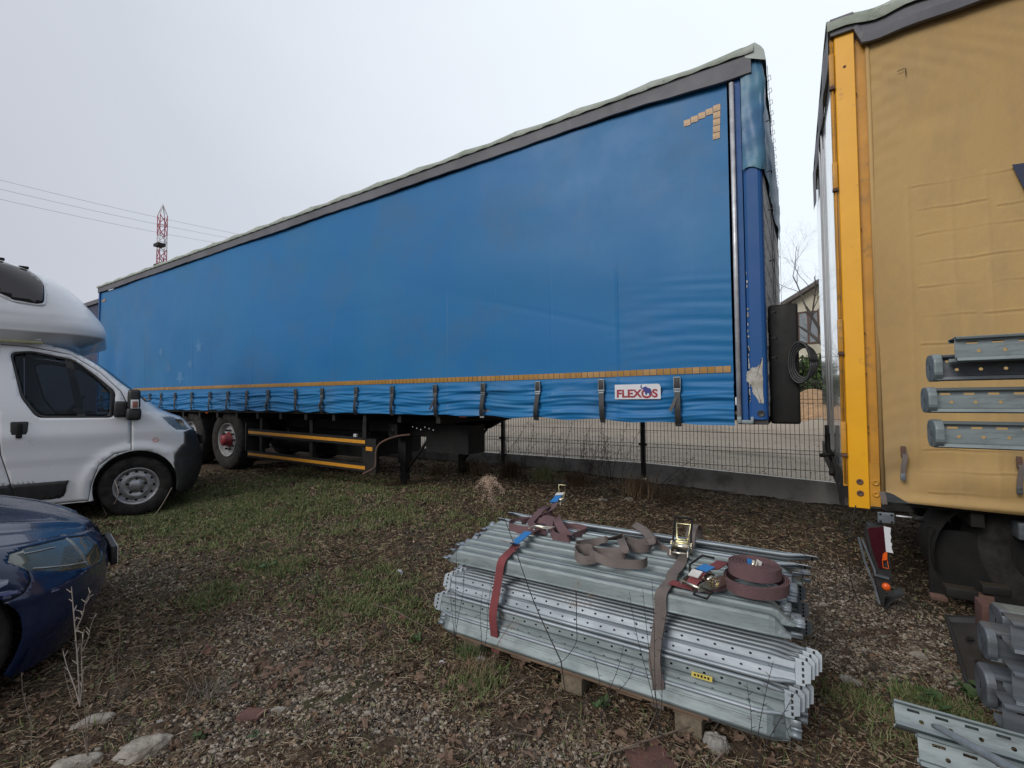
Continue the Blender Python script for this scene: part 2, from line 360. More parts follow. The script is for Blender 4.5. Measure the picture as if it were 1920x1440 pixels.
def wob(x, y): return .5+.5*np.sin(3.1*x+1.7*np.sin(2.3*y))*np.sin(2.7*y+1.3*np.sin(3.3*x+1))
def sample(n, dens, far=1.0):
    # uniform over screen-ish: choose distance with bias to near, bearing over the view
    out = []
    tot = 0
    while tot < n:
        k = n*3
        d = 1.2*np.exp(rng.random(k)*np.log(9.5/1.2)); az = R(-84)+rng.random(k)*R(104)
        x = d*np.sin(az); y = d*np.cos(az)
        ok = (y > .05) & (y < 6.8) & (x < 2.6) & (rng.random(k) < np.clip(dens(x, y), 0, 1)*(d/9.5)**(.0*far))
        q = np.stack([x[ok], y[ok], d[ok]], 1); out.append(q); tot += len(q)
    return np.concatenate(out)[:n]
def rotm(n, tilt):
    a = rng.random(n)*2*np.pi; ca, sa = np.cos(a), np.sin(a)
    t = rng.normal(0, tilt, n); u_ = rng.normal(0, tilt, n)
    Rz = np.zeros((n, 3, 3)); Rz[:, 0, 0] = ca; Rz[:, 0, 1] = -sa; Rz[:, 1, 0] = sa; Rz[:, 1, 1] = ca; Rz[:, 2, 2] = 1
    Rx = np.zeros((n, 3, 3)); Rx[:, 0, 0] = 1; Rx[:, 1, 1] = np.cos(t); Rx[:, 1, 2] = -np.sin(t); Rx[:, 2, 1] = np.sin(t); Rx[:, 2, 2] = np.cos(t)
    Ry = np.zeros((n, 3, 3)); Ry[:, 1, 1] = 1; Ry[:, 0, 0] = np.cos(u_); Ry[:, 0, 2] = np.sin(u_); Ry[:, 2, 0] = -np.sin(u_); Ry[:, 2, 2] = np.cos(u_)
    return Rz @ Rx @ Ry
def scatter(name, pts, tmpl_v, tmpl_f, scale, tilt, mats, label, lift=0, jitter=0, zs=None, cat=None):
    n = len(pts); k = len(tmpl_v); Rm = rotm(n, tilt)
    T = np.array(tmpl_v, float)[None]*scale[:, :, None].transpose(0, 2, 1) if scale.ndim == 2 else np.array(tmpl_v, float)[None]*scale[:, None, None]
    if jitter: T = T*(1+rng.normal(0, jitter, T.shape))
    T = np.einsum('nij,nkj->nki', Rm, T)
    z = gz(pts[:, 0], pts[:, 1])+lift
    T[:, :, 0] += pts[:, 0:1]; T[:, :, 1] += pts[:, 1:2]; T[:, :, 2] += z[:, None]
    F_ = np.array(tmpl_f)[None]+(np.arange(n)*k)[:, None, None]
    mi_ = np.repeat(rng.integers(0, len(mats), n), len(tmpl_f))
    o = link_mesh(name, np_mesh(name, T.reshape(-1, 3), F_.reshape(-1, F_.shape[-1]), mats, mi_))
    tag(o, label, cat, kind='stuff'); return o
mg = [M('grass_a', (.15, .20, .07), .7, spec=.2), M('grass_b', (.085, .145, .045), .7, spec=.2), M('grass_c', (.24, .25, .12), .8, spec=.2), M('grass_d', (.24, .185, .11), .85, spec=.2)]
ms = [M('straw_a', (.26, .185, .115), .9, spec=.2), M('straw_b', (.13, .085, .052), .9, spec=.2), M('straw_c', (.38, .30, .21), .9, spec=.2), M('straw_d', (.06, .042, .028), .9, spec=.2)]
mst = [M('stone_a', (.25, .205, .155), .9, spec=.2, bump=.3), M('stone_b', (.13, .102, .078), .9, spec=.2, bump=.3), M('stone_c', (.38, .33, .265), .9, spec=.2, bump=.3), M('stone_d', (.075, .064, .054), .9, spec=.2, bump=.3), M('stone_e', (.19, .155, .115), .9, spec=.2)]
mlf = [M('leaf_bit_a', (.19, .12, .075), .9, spec=.2), M('leaf_bit_b', (.10, .06, .038), .9, spec=.2), M('leaf_bit_c', (.30, .22, .155), .9, spec=.2), M('leaf_bit_d', (.045, .03, .021), .9, spec=.2), M('leaf_bit_e', (.22, .20, .12), .9, spec=.2)]
dirt_shade = lambda x, y: 1-.75*sstep(3.7, 4.2, y)*(x < -1.0)
dg = lambda x, y: fld(x, y, GRASS, .01)*(.03+1.25*(wob(x*1.9, y*2.1)*wob(x*5+1, y*4.3))**1.3)*(1-.85*sstep(4.6, 5.0, y)*(x < -.5))*(1-.8*np.clip(fld(x, y, GRAVEL, 0), 0, 1))
# grass blades: thin curved 2-quad blades
bv = [(-.5, 0, 0), (.5, 0, 0), (.38, .25, .55), (-.38, .25, .55), (.03, .75, .95), (-.03, .75, .95)]
bf = [(0, 1, 2, 3), (3, 2, 4, 5)]
p = sample(80000, dg); d = p[:, 2]; s = np.stack([.0014+.0011*d**.9*rng.random(len(p))+.0008*d, .03*(.4+rng.random(len(p))), .035*(.4+rng.random(len(p)))], 1)
scatter('grass', p, bv, bf, s, .45, mg, 'short green grass over the yard', cat=None)
# clover / broad low leaves
lv = [(0, -.5, 0), (.32, -.1, .10), (.25, .35, .06), (0, .55, .0), (-.25, .35, .08), (-.32, -.1, .12)]
lf = [(0, 1, 2, 3), (0, 3, 4, 5)]
dgl = lambda x, y: np.clip(dg(x, y)-.12, 0, 1)
p = sample(42000, dgl); d = p[:, 2]; s = np.repeat((.006+.0052*d*(.3+rng.random(len(p))))[:, None], 3, 1)*np.array([[.6, 1.2, 1]])
scatter('ground_cover', p, lv, lf, s, .75, [mg[0], mg[1], mg[2], mg[3], M('leaf_hi', (.26, .28, .16), .6, spec=.2), M('leaf_lo', (.03, .045, .02), .7, spec=.2)], 'low broad-leaved weeds between the grass', lift=.008)
# dry straw and stalk bits
dstr = lambda x, y: .2+.45*wob(x*2.2+2, y*2.6)-.18*sstep(-.3, .3, x)-.45*np.clip(fld(x, y, GRAVEL, 0), 0, 1)-.1*sstep(4.5, 5, y)
tv = [(-.5, -.5, -.3), (.5, -.5, -.3), (0, -.5, .5), (-.5, 0, .1), (.5, 0, .1), (0, 0, .9), (-.4, .5, -.3), (.4, .5, -.3), (0, .5, .4)]
tf = [(0, 1, 4, 3), (1, 2, 5, 4), (2, 0, 3, 5), (3, 4, 7, 6), (4, 5, 8, 7), (5, 3, 6, 8)]
p = sample(48000, dstr); d = p[:, 2]; n = len(p); th = .0009+.0009*d*rng.random(n)
s = np.stack([th, .02+.05*rng.random(n)**2+.006*d, th], 1)
scatter('dry_straw', p, tv, tf, s, .28, ms, 'dry straw and stalk litter strewn over the soil', lift=.006)
# long arched dry stalks, lying and leaning
av, af = [], []
for i in range(7):
    t = i/6; cy_a, cz_a = t-.5, .26*math.sin(math.pi*t*.8)
    for k in range(3): a = 2.094*k; av.append((.012*math.cos(a)*(1-.5*t)+.05*math.sin(t*5), cy_a, cz_a+.012*math.sin(a)*(1-.5*t)))
for i in range(6):
    for k in range(3): af.append((i*3+k, i*3+(k+1) % 3, (i+1)*3+(k+1) % 3, (i+1)*3+k))
dst2 = lambda x, y: (.15+.85*wob(x*1.3+1, y*1.7)**2)*(1-.7*np.clip(fld(x, y, GRAVEL, 0), 0, 1))+.5*blob(x, y, *pz(100, 1350), .5, .5)+.5*blob(x, y, *pz(1000, 1330), .6, .2)
p = sample(3600, dst2); n = len(p)
scatter('dry_stalks', p, av, af, .035+.02*p[:, 2]*rng.random(n)+.05*rng.random(n)**2, .45, [ms[0], ms[1], ms[2], ms[3], ms[1]], 'tangled arched dry stalks over the soil', lift=.004)
# leaf crumbs
dl = lambda x, y: (.3+.5*wob(x+3, y*1.3))*(1-.6*np.clip(fld(x, y, GRAVEL, 0), 0, 1))
lv2 = [(0, -.5, 0), (.3, -.2, .12), (.42, .2, .3), (0, .5, .05), (-.4, .15, .22), (-.3, -.25, .05), (0, 0, -.05)]
lf2 = [(0, 1, 6), (1, 2, 6), (2, 3, 6), (3, 4, 6), (4, 5, 6), (5, 0, 6)]
p = sample(56000, dl); d = p[:, 2]; s = np.repeat((.006+.005*d*rng.random(len(p))+.016*rng.random(len(p))**4)[:, None], 3, 1)
scatter('leaf_litter', p, lv2, lf2, s, .45, mlf, 'crumbled dead leaf litter over the soil', lift=.005, jitter=.15)
# gravel
bm = bmesh.new(); bmesh.ops.create_icosphere(bm, subdivisions=1, radius=.5); bm.verts.index_update()
iv = [tuple(v.co) for v in bm.verts]; jf = [tuple(v.index for v in f.verts) for f in bm.faces]; bm.free()
dgr = lambda x, y: fld(x, y, GRAVEL, .06)*(.35+.65*wob(x*4, y*4))
p = sample(62000, dgr); n = len(p); b_ = .0035+.0022*p[:, 2]*rng.random(n)+.014*rng.random(n)**6
s = np.stack([b_*(1+.5*rng.random(n)), b_*(.8+.4*rng.random(n)), b_*(.45+.3*rng.random(n))], 1)
nr = p[:, 2] < 2.7
ov = [(0, 0, .5), (.5, 0, .03), (.05, .5, 0), (-.5, .04, 0), (0, -.5, .04), (.02, 0, -.5)]
of = [(0, 1, 2), (0, 2, 3), (0, 3, 4), (0, 4, 1), (5, 2, 1), (5, 3, 2), (5, 4, 3), (5, 1, 4)]
scatter('gravel', p[nr], iv, jf, s[nr], .35, mst, 'grey and tan gravel stones in the foreground soil', lift=.002, jitter=.10)
scatter('gravel', p[~nr], ov, of, s[~nr]*1.15, .45, mst, 'grey and tan gravel farther back on the soil', lift=.002, jitter=.12)

# rubble and dead weeds out in the yard behind the fence
nq = 5200; qx = rng.uniform(-9, 3.5, nq); qy = 7.2+10*rng.random(nq)**1.6; pq = np.stack([qx, qy, qy], 1)
scatter('yard_rubble', pq, iv, jf, np.stack([.01+.05*rng.random(nq)**4, .01+.045*rng.random(nq)**4, .008+.03*rng.random(nq)**4], 1), .3, mst, 'scattered stones and crumbs on the sandy yard behind the fence', jitter=.1)
nq = 2600; qx = rng.uniform(-9, 3.5, nq); qy = 7.05+5*rng.random(nq)**2.5; pq = np.stack([qx, qy, qy], 1)
scatter('yard_weeds', pq, av, af, .06+.12*rng.random(nq), .6, [ms[0], ms[1], ms[2], ms[3]], 'sparse dead weeds on the sandy yard along the fence')
# ================================================================== FENCE
YF = 6.9
fence = thing('mesh_fence', (-1.94, YF, 0), 'dark welded wire mesh fence with concrete kerb boards behind the trailers', 'fence')
ftop = 1.83
posts = [-1.94+2.5*k for k in range(-5, 4)]
def fbase(x): return float(np.interp(x, [-14.4, -4.44, -1.94, .37, 6], [.20, .172, .138, -.02, -.04]))
def ftopk(x): return float(np.interp(x, [-14.4, -4.44, -1.94, .37, 6], [.36, .341, .337, .246, .22]))
mb = MB(); mb.box((-.03, -.03, 0), (.03, .03, 1.85)); pm = mb.mesh('post', m_wire)
for x in posts:
    link_mesh('post', pm, fence, Vector((x, YF-.02, fbase(x)-.02))-wloc(fence))
for a, b in zip(posts[:-1], posts[1:]):
    P = [[(a+.035, YF-.015, fbase(a)-.25), (b-.035, YF-.015, fbase(b)-.25)], [(a+.035, YF-.015, ftopk(a)), (b-.035, YF-.015, ftopk(b))], [(a+.035, YF+.04, ftopk(a)+.001), (b-.035, YF+.04, ftopk(b)+.001)], [(a+.035, YF+.04, fbase(a)-.25), (b-.035, YF+.04, fbase(b)-.25)]]
    MB().grid(P, False).build('kerb_board', m_kerb, fence)
    w_ = MB(); n = 49
    for i in range(1, n):
        x = a+(b-a)*i/n; z0 = float(np.interp(x, [a, b], [ftopk(a), ftopk(b)]))+.01
        w_.box((x-.0028, YF-.003, z0), (x+.0028, YF+.003, ftop))
    z0 = max(ftopk(a), ftopk(b))
    for z in (z0+.04, z0+.24, z0+.29, z0+.49, z0+.69, z0+.89, z0+.94, z0+1.14, z0+1.34, ftop-.03):
        w_.box((a+.03, YF-.009, z-.003), (b-.03, YF-.003, z+.003))
    tag(w_.build('wire_mesh', m_wire, fence), kind='stuff')
    k_ = MB()
    for z in (.6, 1.1, 1.55): k_.box((b-.06, YF-.055, z), (b+.06, YF-.05, z+.035))
    k_.build('clip', m_wire, fence)

# ================================================================== BACKGROUND beyond the fence
def stick_tree(name, base, h, label, seed, spread=.55, levels=6, r0=.16, twig=1.0):
    rr = random.Random(seed); root = thing(name, base, label, 'tree')
    tr, cr = MB(), MB()
    def grow(p, d, ln, r_, lv):
        pts = [p]; q = p; dd = d
        for i in range(4):
            dd = (dd+Vector((rr.uniform(-.2, .2), rr.uniform(-.2, .2), rr.uniform(-.05, .15)))).normalized(); q = q+dd*ln/4; pts.append(q)
        r1 = r_*.62
        (tr if lv >= levels-1 else cr).tube(pts, [r_+(r1-r_)*i/4 for i in range(5)], 6 if lv > 3 else 3, False)
        if lv <= 0: return
        for k in range(rr.choice((2, 3, 3)) if lv > 1 else 4):
            a = rr.uniform(0, 6.28); o = dd.orthogonal().normalized(); o = Matrix.Rotation(a, 3, dd) @ o
            st = pts[rr.choice((2, 3, 4, 4))]
            grow(st, (dd+o*rr.uniform(spread*.7, spread*1.5)).normalized(), ln*rr.uniform(.62, .85), r1*rr.uniform(.6, .9), lv-1)
    grow(Vector((0, 0, 0)), Vector((0, 0, 1)), h*.30, r0, levels)
    tr.build('trunk', m_bark, root, w=False); cr.build('crown', m_bark, root, w=False)
stick_tree('bare_tree', (1.3, 27.5, .5), 11, 'bare leafless tree reaching over the cream house roof', 5, levels=7, r0=.20, spread=.7)
stick_tree('bare_tree', (-3.5, 46, .5), 9, 'bare leafless tree far beyond the yard, hidden behind the blue trailer', 9, levels=5)
hs = thing('cream_house', (2.5, 31, .4), 'cream rendered house with dark gabled roof beyond the hedge', 'house')
mb = MB(); hx0, hx1, hy0, hy1 = .02, 8.5, 31, 40
zr = 6.9; pk = 9.4; xm = (hx0+hx1)/2
mb.prism([(hx0, 0), (hx1, 0), (hx1, zr), (xm, pk), (hx0, zr)], 'Y', hy0, hy1); mb.build('wall', m_house, hs)
mb = MB()
for sgn, xa in ((-1, hx0), (1, hx1)):
    dx = (xa-xm); ex = xm+dx*1.13; ez = pk+(zr-pk)*1.13
    mb.prism([(xm, pk+.02), (ex, ez+.02), (ex, ez+.25), (xm, pk+.28)], 'Y', hy0-.6, hy1+.6)
rf = mb.build('roof', m_tile, hs)
MB().box((xm+1, 34, 8), (xm+1.7, 34.7, 10.6)).build('chimney', m_brick, rf)
_w0, _w1, _w2 = at(1498, 588, Y=31), at(1532, 588, Y=31), at(1515, 642, Y=31)
for (xa, xb, za, zb) in ((_w0.x, _w1.x, _w2.z, _w0.z), (4.2, 5.4, 4.75, 6.15), (.6, 1.6, 1.7, 3.1), (4.2, 5.4, 1.7, 3.1)):
    f = MB()
    for q in (((xa-.08, za-.08), (xa, zb+.08)), ((xb, za-.08), (xb+.08, zb+.08)), ((xa, zb), (xb, zb+.08)), ((xa, za-.08), (xb, za)), (((xa+xb)/2-.05, za), ((xa+xb)/2+.05, zb))):
        f.box((q[0][0], hy0-.07, q[0][1]), (q[1][0], hy0+.01, q[1][1]))
    fo = f.build('window_frame', m_wfr, hs)
    MB().box((xa, hy0-.03, za), ((xa+xb)/2-.05, hy0-.015, zb)).build('pane', m_pane, fo)
    MB().box(((xa+xb)/2+.05, hy0-.03, za), (xb, hy0-.015, zb)).build('pane', m_pane, fo)
MB().tube([(hx0-.55, hy0-.5, zr-.35), (hx0-.55, hy1+.5, zr-.35)], .06).build('gutter', m_black, hs)
def leaf_clump(n, c, rad, size, seed):
    r_ = np.random.default_rng(seed); u = r_.normal(size=(n, 3)); u /= np.linalg.norm(u, axis=1)[:, None]
    lump = 1+.25*np.sin(u[:, 0]*5+seed)*np.cos(u[:, 2]*6+seed)
    ctr = np.array(c)+u*np.array(rad)*(r_.random(n)**.35*lump)[:, None]
    a = r_.normal(size=(n, 3, 3))*size
    return (ctr[:, None, :]+a).reshape(-1, 3), np.arange(n*3).reshape(-1, 3)
def bush(name, base, rad, n, size, label, seed, cat='hedge', mats=None):
    root = thing(name, base, label, cat)
    V_, F_ = leaf_clump(n, (0, 0, rad[2]*.95), rad, size, seed)
    o = link_mesh('foliage', np_mesh('foliage', V_, F_, mats or [m_hedge, mg[1]], rng.integers(0, 2, len(F_))), root)
    t_ = MB()
    for k in range(7): t_.tube([(rad[0]*.1*k-.3*rad[0], 0, 0), (rad[0]*.2*k-.6*rad[0], rnd.uniform(-.2, .2), rad[2]*1.2)], .04, 5)
    t_.build('stem', m_bark, root, w=False)
bush('evergreen_hedge', (.2, 25.0, .5), (1.9, .9, 1.35), 9000, .09, 'dark green hedge in front of the cream house', 3)
bush('evergreen_hedge', (4.2, 25.2, .5), (2.3, .9, 1.4), 7000, .09, 'dark green hedge right of the cream house, behind the yellow trailer', 4)
bush('evergreen_hedge', (-4.6, 25.6, .5), (2.7, .9, 1.5), 7000, .09, 'dark green hedge left of the house, behind the blue trailer', 5)
# a thin inner fence in front of the hedge
f2 = thing('yard_fence', (0, 23.6, .5), 'low wire fence in front of the dark green hedge', 'fence')
for x in (-5, -2.4, .2, 2.8, 5.4): MB().box((x-.04, 23.56, .4), (x+.04, 23.64, 2.05)).build('post', m_wire, f2)
mb = MB()
for z in (1.0, 1.3, 1.6, 1.9, 2.05): mb.box((-5, 23.59, z), (5.4, 23.6, z+.015))
for k in range(100): mb.box((-5+k*.104, 23.59, .5), (-5+k*.104+.01, 23.6, 2.05))
tag(mb.build('wire_mesh', m_wire, f2), kind='stuff')
# crane mast
def seg_pts(px, py, Yd): return at(px, py, Y=Yd)
cb = at(303, 492, Y=60); ct = at(311.5, 388, Y=60)
crane = thing('crane_mast', (cb.x, cb.y, 0), 'red and white lattice crane mast rising beyond the blue trailer', 'crane')
H0 = ct.z; wd = .92
def lattice(z0, z1, mat, name):
    m_ = MB(); zs_ = np.linspace(z0, z1, max(2, int((z1-z0)/2.2)+1))
    cs = [(-wd, -wd), (wd, -wd), (wd, wd), (-wd, wd)]
    for c_ in cs: m_.tube([(cb.x+c_[0], cb.y+c_[1], z0), (cb.x+c_[0], cb.y+c_[1], z1)], .12, 5)
    for i in range(len(zs_)-1):
        for k in range(4):
            a, b = cs[k], cs[(k+1) % 4]
            if i % 2: a, b = b, a
            m_.tube([(cb.x+a[0], cb.y+a[1], zs_[i]), (cb.x+b[0], cb.y+b[1], zs_[i+1])], .11, 4)
            m_.tube([(cb.x+cs[k][0], cb.y+cs[k][1], zs_[i]), (cb.x+cs[(k+1) % 4][0], cb.y+cs[(k+1) % 4][1], zs_[i])], .10, 4)
    m_.build(name, mat, crane)
zz = [0, 12, 24, 33, 39, 46.5, 50.5, 57.5]
lattice(0, 39, m_cwhite, 'lower_mast_section'); lattice(39, 47, m_cred, 'red_mast_section'); lattice(47, 51.5, m_cwhite, 'white_mast_section'); lattice(51.5, H0-2.2, m_cred, 'red_mast_section')
m_ = MB()
for c_ in ((-wd, -wd), (wd, -wd), (wd, wd), (-wd, wd)): m_.tube([(cb.x+c_[0], cb.y+c_[1], H0-2.2), (cb.x, cb.y, H0+1.2)], .15, 5)
m_.build('peak', m_cwhite, crane)
MB().box((cb.x+wd, cb.y-2.5, 47.2), (cb.x+wd+3, cb.y-.5, 48.0)).build('cab', m_black, crane)
m_ = MB(); m_.box((cb.x-wd-3, cb.y-.6, 42.6), (cb.x+wd, cb.y-.2, 43.2)); m_.build('platform', m_black, crane)
# power lines
for k, (ya, yb, xb, lab) in enumerate(((338, 436, 440, 'uppermost of the three thin overhead power lines'), (355, 443, 420, 'middle one of the three thin overhead power lines'), (374, 452, 395, 'lowest of the three thin overhead power lines'))):
    a = at(0, ya, Y=34); b = at(xb, yb, Y=90)
    a2 = a+(a-b)*.4; b2 = b+(b-a)*.6; pts = []
    for i in range(41):
        t = i/40; p_ = a2.lerp(b2, t); ta = .2; tb = .8
        pts.append(p_-Vector((0, 0, 2.2*(1-(2*t-1)**2)-1.5)))
    o = MB().tube(pts, .045, 5).build('power_line', m_cable); tag(o, lab, 'power line', 'overhead power lines')

# ================================================================== BLUE TRAILER
YB, XF, XR = 3.97, -.375, -13.75
bt = thing('blue_trailer', (-7, 5.2, .12), 'long blue curtain-sided semi-trailer parked in front of the fence', 'trailer')
straps_x = [-.823, -1.486, -2.142, -2.804, -3.465, -4.146, -4.802, -5.499, -6.107, -6.78, -7.388, -7.953, -8.567, -9.195, -9.857, -10.415, -10.95, -11.6, -12.25, -12.9, -13.5]
hemf = lerpf([(-13.75, 1.165), (-7.15, 1.165), (-5.1, 1.150), (-2.85, 1.132), (-1.48, 1.112), (-.43, 1.085), (0, 1.07)])
SX = np.array(straps_x)
def curtain_y(x, z):
    x = np.asarray(x, float); z = np.asarray(z, float)
    dmin = np.min(np.abs(x[..., None]-SX), -1)
    b = -.030*np.exp(-((z-2.6)/1.0)**2)*(.6+.4*np.sin(x*.9+.6)*np.sin(z*1.3))
    b += .006*np.sin(x*2.1+z*.8)+.004*np.sin(x*5.3-z*2.1)*sstep(3.4, 1.6, z)
    # faint vertical pleats low on the curtain
    b += -.0055*np.exp(-((((x+100) % .66)-.33)/.010)**2)*sstep(2.65, 2.3, z)*(.5+.5*np.sin(x*3.3))+.003*np.exp(-((z-2.45-.0*x)/.012)**2)*sstep(-3, -5, x)
    hem = 1-sstep(1.40, 1.50, z)
    ph = x*9.52
    fold = .0085*np.sin((z-1.1)*40+1.2*np.sin(x*4.1)+.6*np.sin(x*1.7))+.005*np.sin((z-1.1)*75+2*np.sin(x*3.1+1))+.003*np.sin((z-1.1)*150+3*np.sin(x*5.1+1))
    b += hem*(-fold-.010+.016*np.exp(-(dmin/.07)**2))*1.0
    b += -.014*np.exp(-((z-1.395)/.010)**2)*(1-np.exp(-(dmin/.05)**2))
    b += .010*np.exp(-((z-1.42)/.008)**2)
    # wrinkles by the front post
    wr = sstep(-1.9, -.45, x)
    b += wr**2*(.0030*np.sin(z*58+6.2*np.sin(x*2.0)+2.3*np.sin(z*7.7))*np.exp(-((z-1.85)/.35)**2)+.0015*np.sin(z*88+9*x)*np.exp(-((z-2.0)/.5)**2))
    b += .006*sstep(-2.2, -.4, x)*np.sin(z*2.3+1.2*x)
    b += .0022*np.sin(z*9+x*1.3)*np.sin(x*.8)*sstep(-9, -3, x)+.0016*np.exp(-((((x*.35+z*1.2)+50) % 1.7-.85)/.03)**2)*sstep(-6, -2, x)
    # rear dent near the van
    b += .05*np.exp(-((x+12.9)/.35)**2)*sstep(3.2, 2.0, z)
    return YB+b
cx_ = np.concatenate([np.linspace(XR, -8, 420, endpoint=False), np.linspace(-8, -3, 520, endpoint=False), np.linspace(-3, -.40, 400)])
tz = np.concatenate([np.linspace(0, .10, 34, endpoint=False), np.linspace(.10, .45, 46, endpoint=False), np.linspace(.45, 1, 34)])
HB = np.array([hemf(x) for x in cx_]); dm = np.min(np.abs(cx_[:, None]-SX), 1)
HB = HB-.012*np.clip(dm/.3, 0, 1)+.006*np.sin(cx_*11)
CX = np.repeat(cx_[:, None], len(tz), 1); CZ = HB[:, None]+(3.86-HB[:, None])*tz[None, :]
CY = curtain_y(CX, CZ)
Vv = np.stack([CX.ravel(), CY.ravel(), CZ.ravel()], 1)-np.array(wloc(bt)); n1, n2 = CX.shape
ii = (np.arange(n1-1)[:, None]*n2+np.arange(n2-1)[None, :]).ravel(); Ff = np.stack([ii, ii+n2, ii+n2+1, ii+1], 1)
curtain = link_mesh('curtain', np_mesh('curtain', Vv, Ff, [m_curtain], None, True), bt)
def cy1(x, z): return float(curtain_y(np.array(x), np.array(z)))
# reflective squares
mb = MB(); mb.box((-.0265, -.0012, -.026), (.0265, .0012, .026)); sq = mb.mesh('reflective_square', m_tapedull)
def zstripe(x): return float(np.interp(x, [-13.7, -10.5, -4.5, -.44], [1.575, 1.563, 1.528, 1.512]))
k = 0; x = -.445
while x > -13.55:
    sg = .012*math.exp(-((x+.2)/1.1)**2); z = zstripe(x)+sg
    o = link_mesh('reflective_square', sq, bt, Vector((x, cy1(x, z)-.004, z))-wloc(bt)); o.rotation_euler = (rnd.uniform(-.06, .06), rnd.uniform(-.02, .02), rnd.uniform(-.04, .04)); x -= .0575; k += 1
for (px, pz_) in [(-.475-.0575*i, 3.655-.012*i) for i in range(5)]+[(-.475-.002*i, 3.655-.0575*i) for i in range(1, 5)]:
    link_mesh('reflective_square', sq, bt, Vector((px, cy1(px, pz_)-.004, pz_))-wloc(bt))
for i in range(4): link_mesh('reflective_square', sq, bt, Vector((-13.62+.0575*i, cy1(-13.6, 3.66)-.004, 3.66))-wloc(bt))
# faded stars printed on the rear half
def star(cx0, cz0, r_, rot):
    pts = []
    for i in range(10):
        a = rot+math.pi/2+i*math.pi/5; q = r_ if i % 2 == 0 else r_*.42; pts.append((cx0+q*math.cos(a), cz0+q*math.sin(a)))
    m_ = MB(); y = cy1(cx0, cz0)-.002
    m_.add([(cx0, y, cz0)]+[(a, cy1(a, b)-.002, b) for a, b in pts], [(0, 1+i, 1+(i+1) % 10) for i in range(10)])
    m_.build('printed_star', m_star, bt)
for px, py, r_, a in ((338, 707, .17, math.pi), (318, 690, .13, 2.9), (374, 650, .16, .1), (304, 660, .12, .3), (357, 682, .12, .2)):
    q = at(px, py, Y=YB); star(q.x, q.z, r_, a)
# roof rail band and roof
mb = MB(); X_ = np.concatenate([np.linspace(XR-.03, -.7, 260, endpoint=False), np.linspace(-.7, -.22, 40)])
def bandlow(x): return 3.862+.004*math.sin(x*3.1)+.002*math.sin(x*17)-.035*sstep(-1.2, -.3, x)
P = []
for x in X_:
    zl = bandlow(x); w1 = .0015*math.sin(x*9)+.001*math.sin(x*23)
    P.append([(x, YB-.015, zl+.004), (x, YB-.040-w1, zl), (x, YB-.044-w1, zl+.003), (x, YB-.047-w1*.5, zl+.06), (x, YB-.052, zl+.135), (x, YB-.046, 3.992)])
mb.grid(P, False).build('side_rail', m_band, bt)
mb = MB(); P = []
bow = .68
for x in np.linspace(XR-.05, -.20, 330):
    t = abs(((x+.3) % bow)/bow-.5)*2; sag = .026*(1-t)**.7 ; e_ = .004*math.sin(x*31)
    row = [(x, YB-.066-e_, 3.972+e_*.5), (x, YB-.070, 3.99+e_*.3), (x, YB-.055, 4.04-sag)]
    for yy in (YB+.1, YB+.5, YB+1.3, YB+2.0, YB+2.45): row.append((x, yy, 4.055-sag*1.2+.02*math.sin(yy)))
    row += [(x, YB+2.6, 4.03-sag), (x, YB+2.62, 3.9)]
    P.append(row)
mb.grid(P).build('roof_cover', m_roof, bt)
# far side and rear walls
MB().box((XR, YB+2.53, 1.15), (-.2, YB+2.56, 3.96)).build('far_curtain', m_curtain, bt)
MB().box((XR-.04, YB+.03, 1.1), (XR, YB+2.53, 3.96)).build('rear_door', m_galv2, bt)
MB().box((XR-.03, YB-.03, 1.02), (XR+.04, YB+.04, 3.96)).build('rear_post', m_bluepaint, bt)
# front end
MB().tube([(XF+.012, YB-.028, 1.10), (XF+.012, YB-.028, 3.80)], .017, 12).build('curtain_pole', m_alu, bt)
MB().box((XF+.03, YB-.005, 1.12), (XF+.072, YB+.03, 3.84)).build('pole_channel', m_bluepaint, bt)
mb = MB(); poly = [(XF+.074, YB+.02), (XF+.082, YB-.012), (XF+.10, YB-.020), (XF+.178, YB-.02), (XF+.196, YB-.012), (XF+.206, YB+.006), (XF+.208, YB+.09), (XF+.074, YB+.09)]
mb.prism(poly, 'Z', 1.13, 3.10); cpn = mb.build('corner_post', m_bluepaint, bt)
m_ = MB()      # scuffed bare patches, an uneven flake shape a millimetre proud
def flake(pts, y):
    c_ = (sum(a for a, b in pts)/len(pts), sum(b for a, b in pts)/len(pts)); pp = []
    for i in range(len(pts)):
        a, b = pts[i], pts[(i+1) % len(pts)]
        for k_ in range(6):
            t = k_/6; pp.append((a[0]+(b[0]-a[0])*t+rnd.uniform(-.004, .004), a[1]+(b[1]-a[1])*t+rnd.uniform(-.008, .008)))
    m_.add([(c_[0], y, c_[1])]+[(a, y, b) for a, b in pp], [(0, 1+i, 1+(i+1) % len(pp)) for i in range(len(pp))])
fl = [(1400, 700), (1408, 690), (1424, 685), (1430, 670), (1432, 755), (1427, 757), (1412, 738), (1409, 722), (1400, 716)]
pp = []
for a, b in fl: q = at(a, b, Y=YB-.021); pp.append((min(q.x, XF+.184), q.z))
flake(pp, YB-.0225)
m_.build('bare_patch', m_chip, cpn)
m_ = MB()
for k_ in range(26):
    z = 1.25+rnd.random()**2*1.2; m_.box((XF+.083, YB-.0215, z), (XF+.083+rnd.uniform(.003, .010), YB-.0205+.0, z+rnd.uniform(.01, .05)))
m_.build('paint_chips', m_chip, cpn)
m_ = MB(); m_.disc_lathe([(.0, -.001), (.021, -.001), (.025, -.003), (.027, .004)], (XF+.160, YB-.022, 1.175), 'Y', 20); m_.build('lock_hole', m_blackpl, bt)
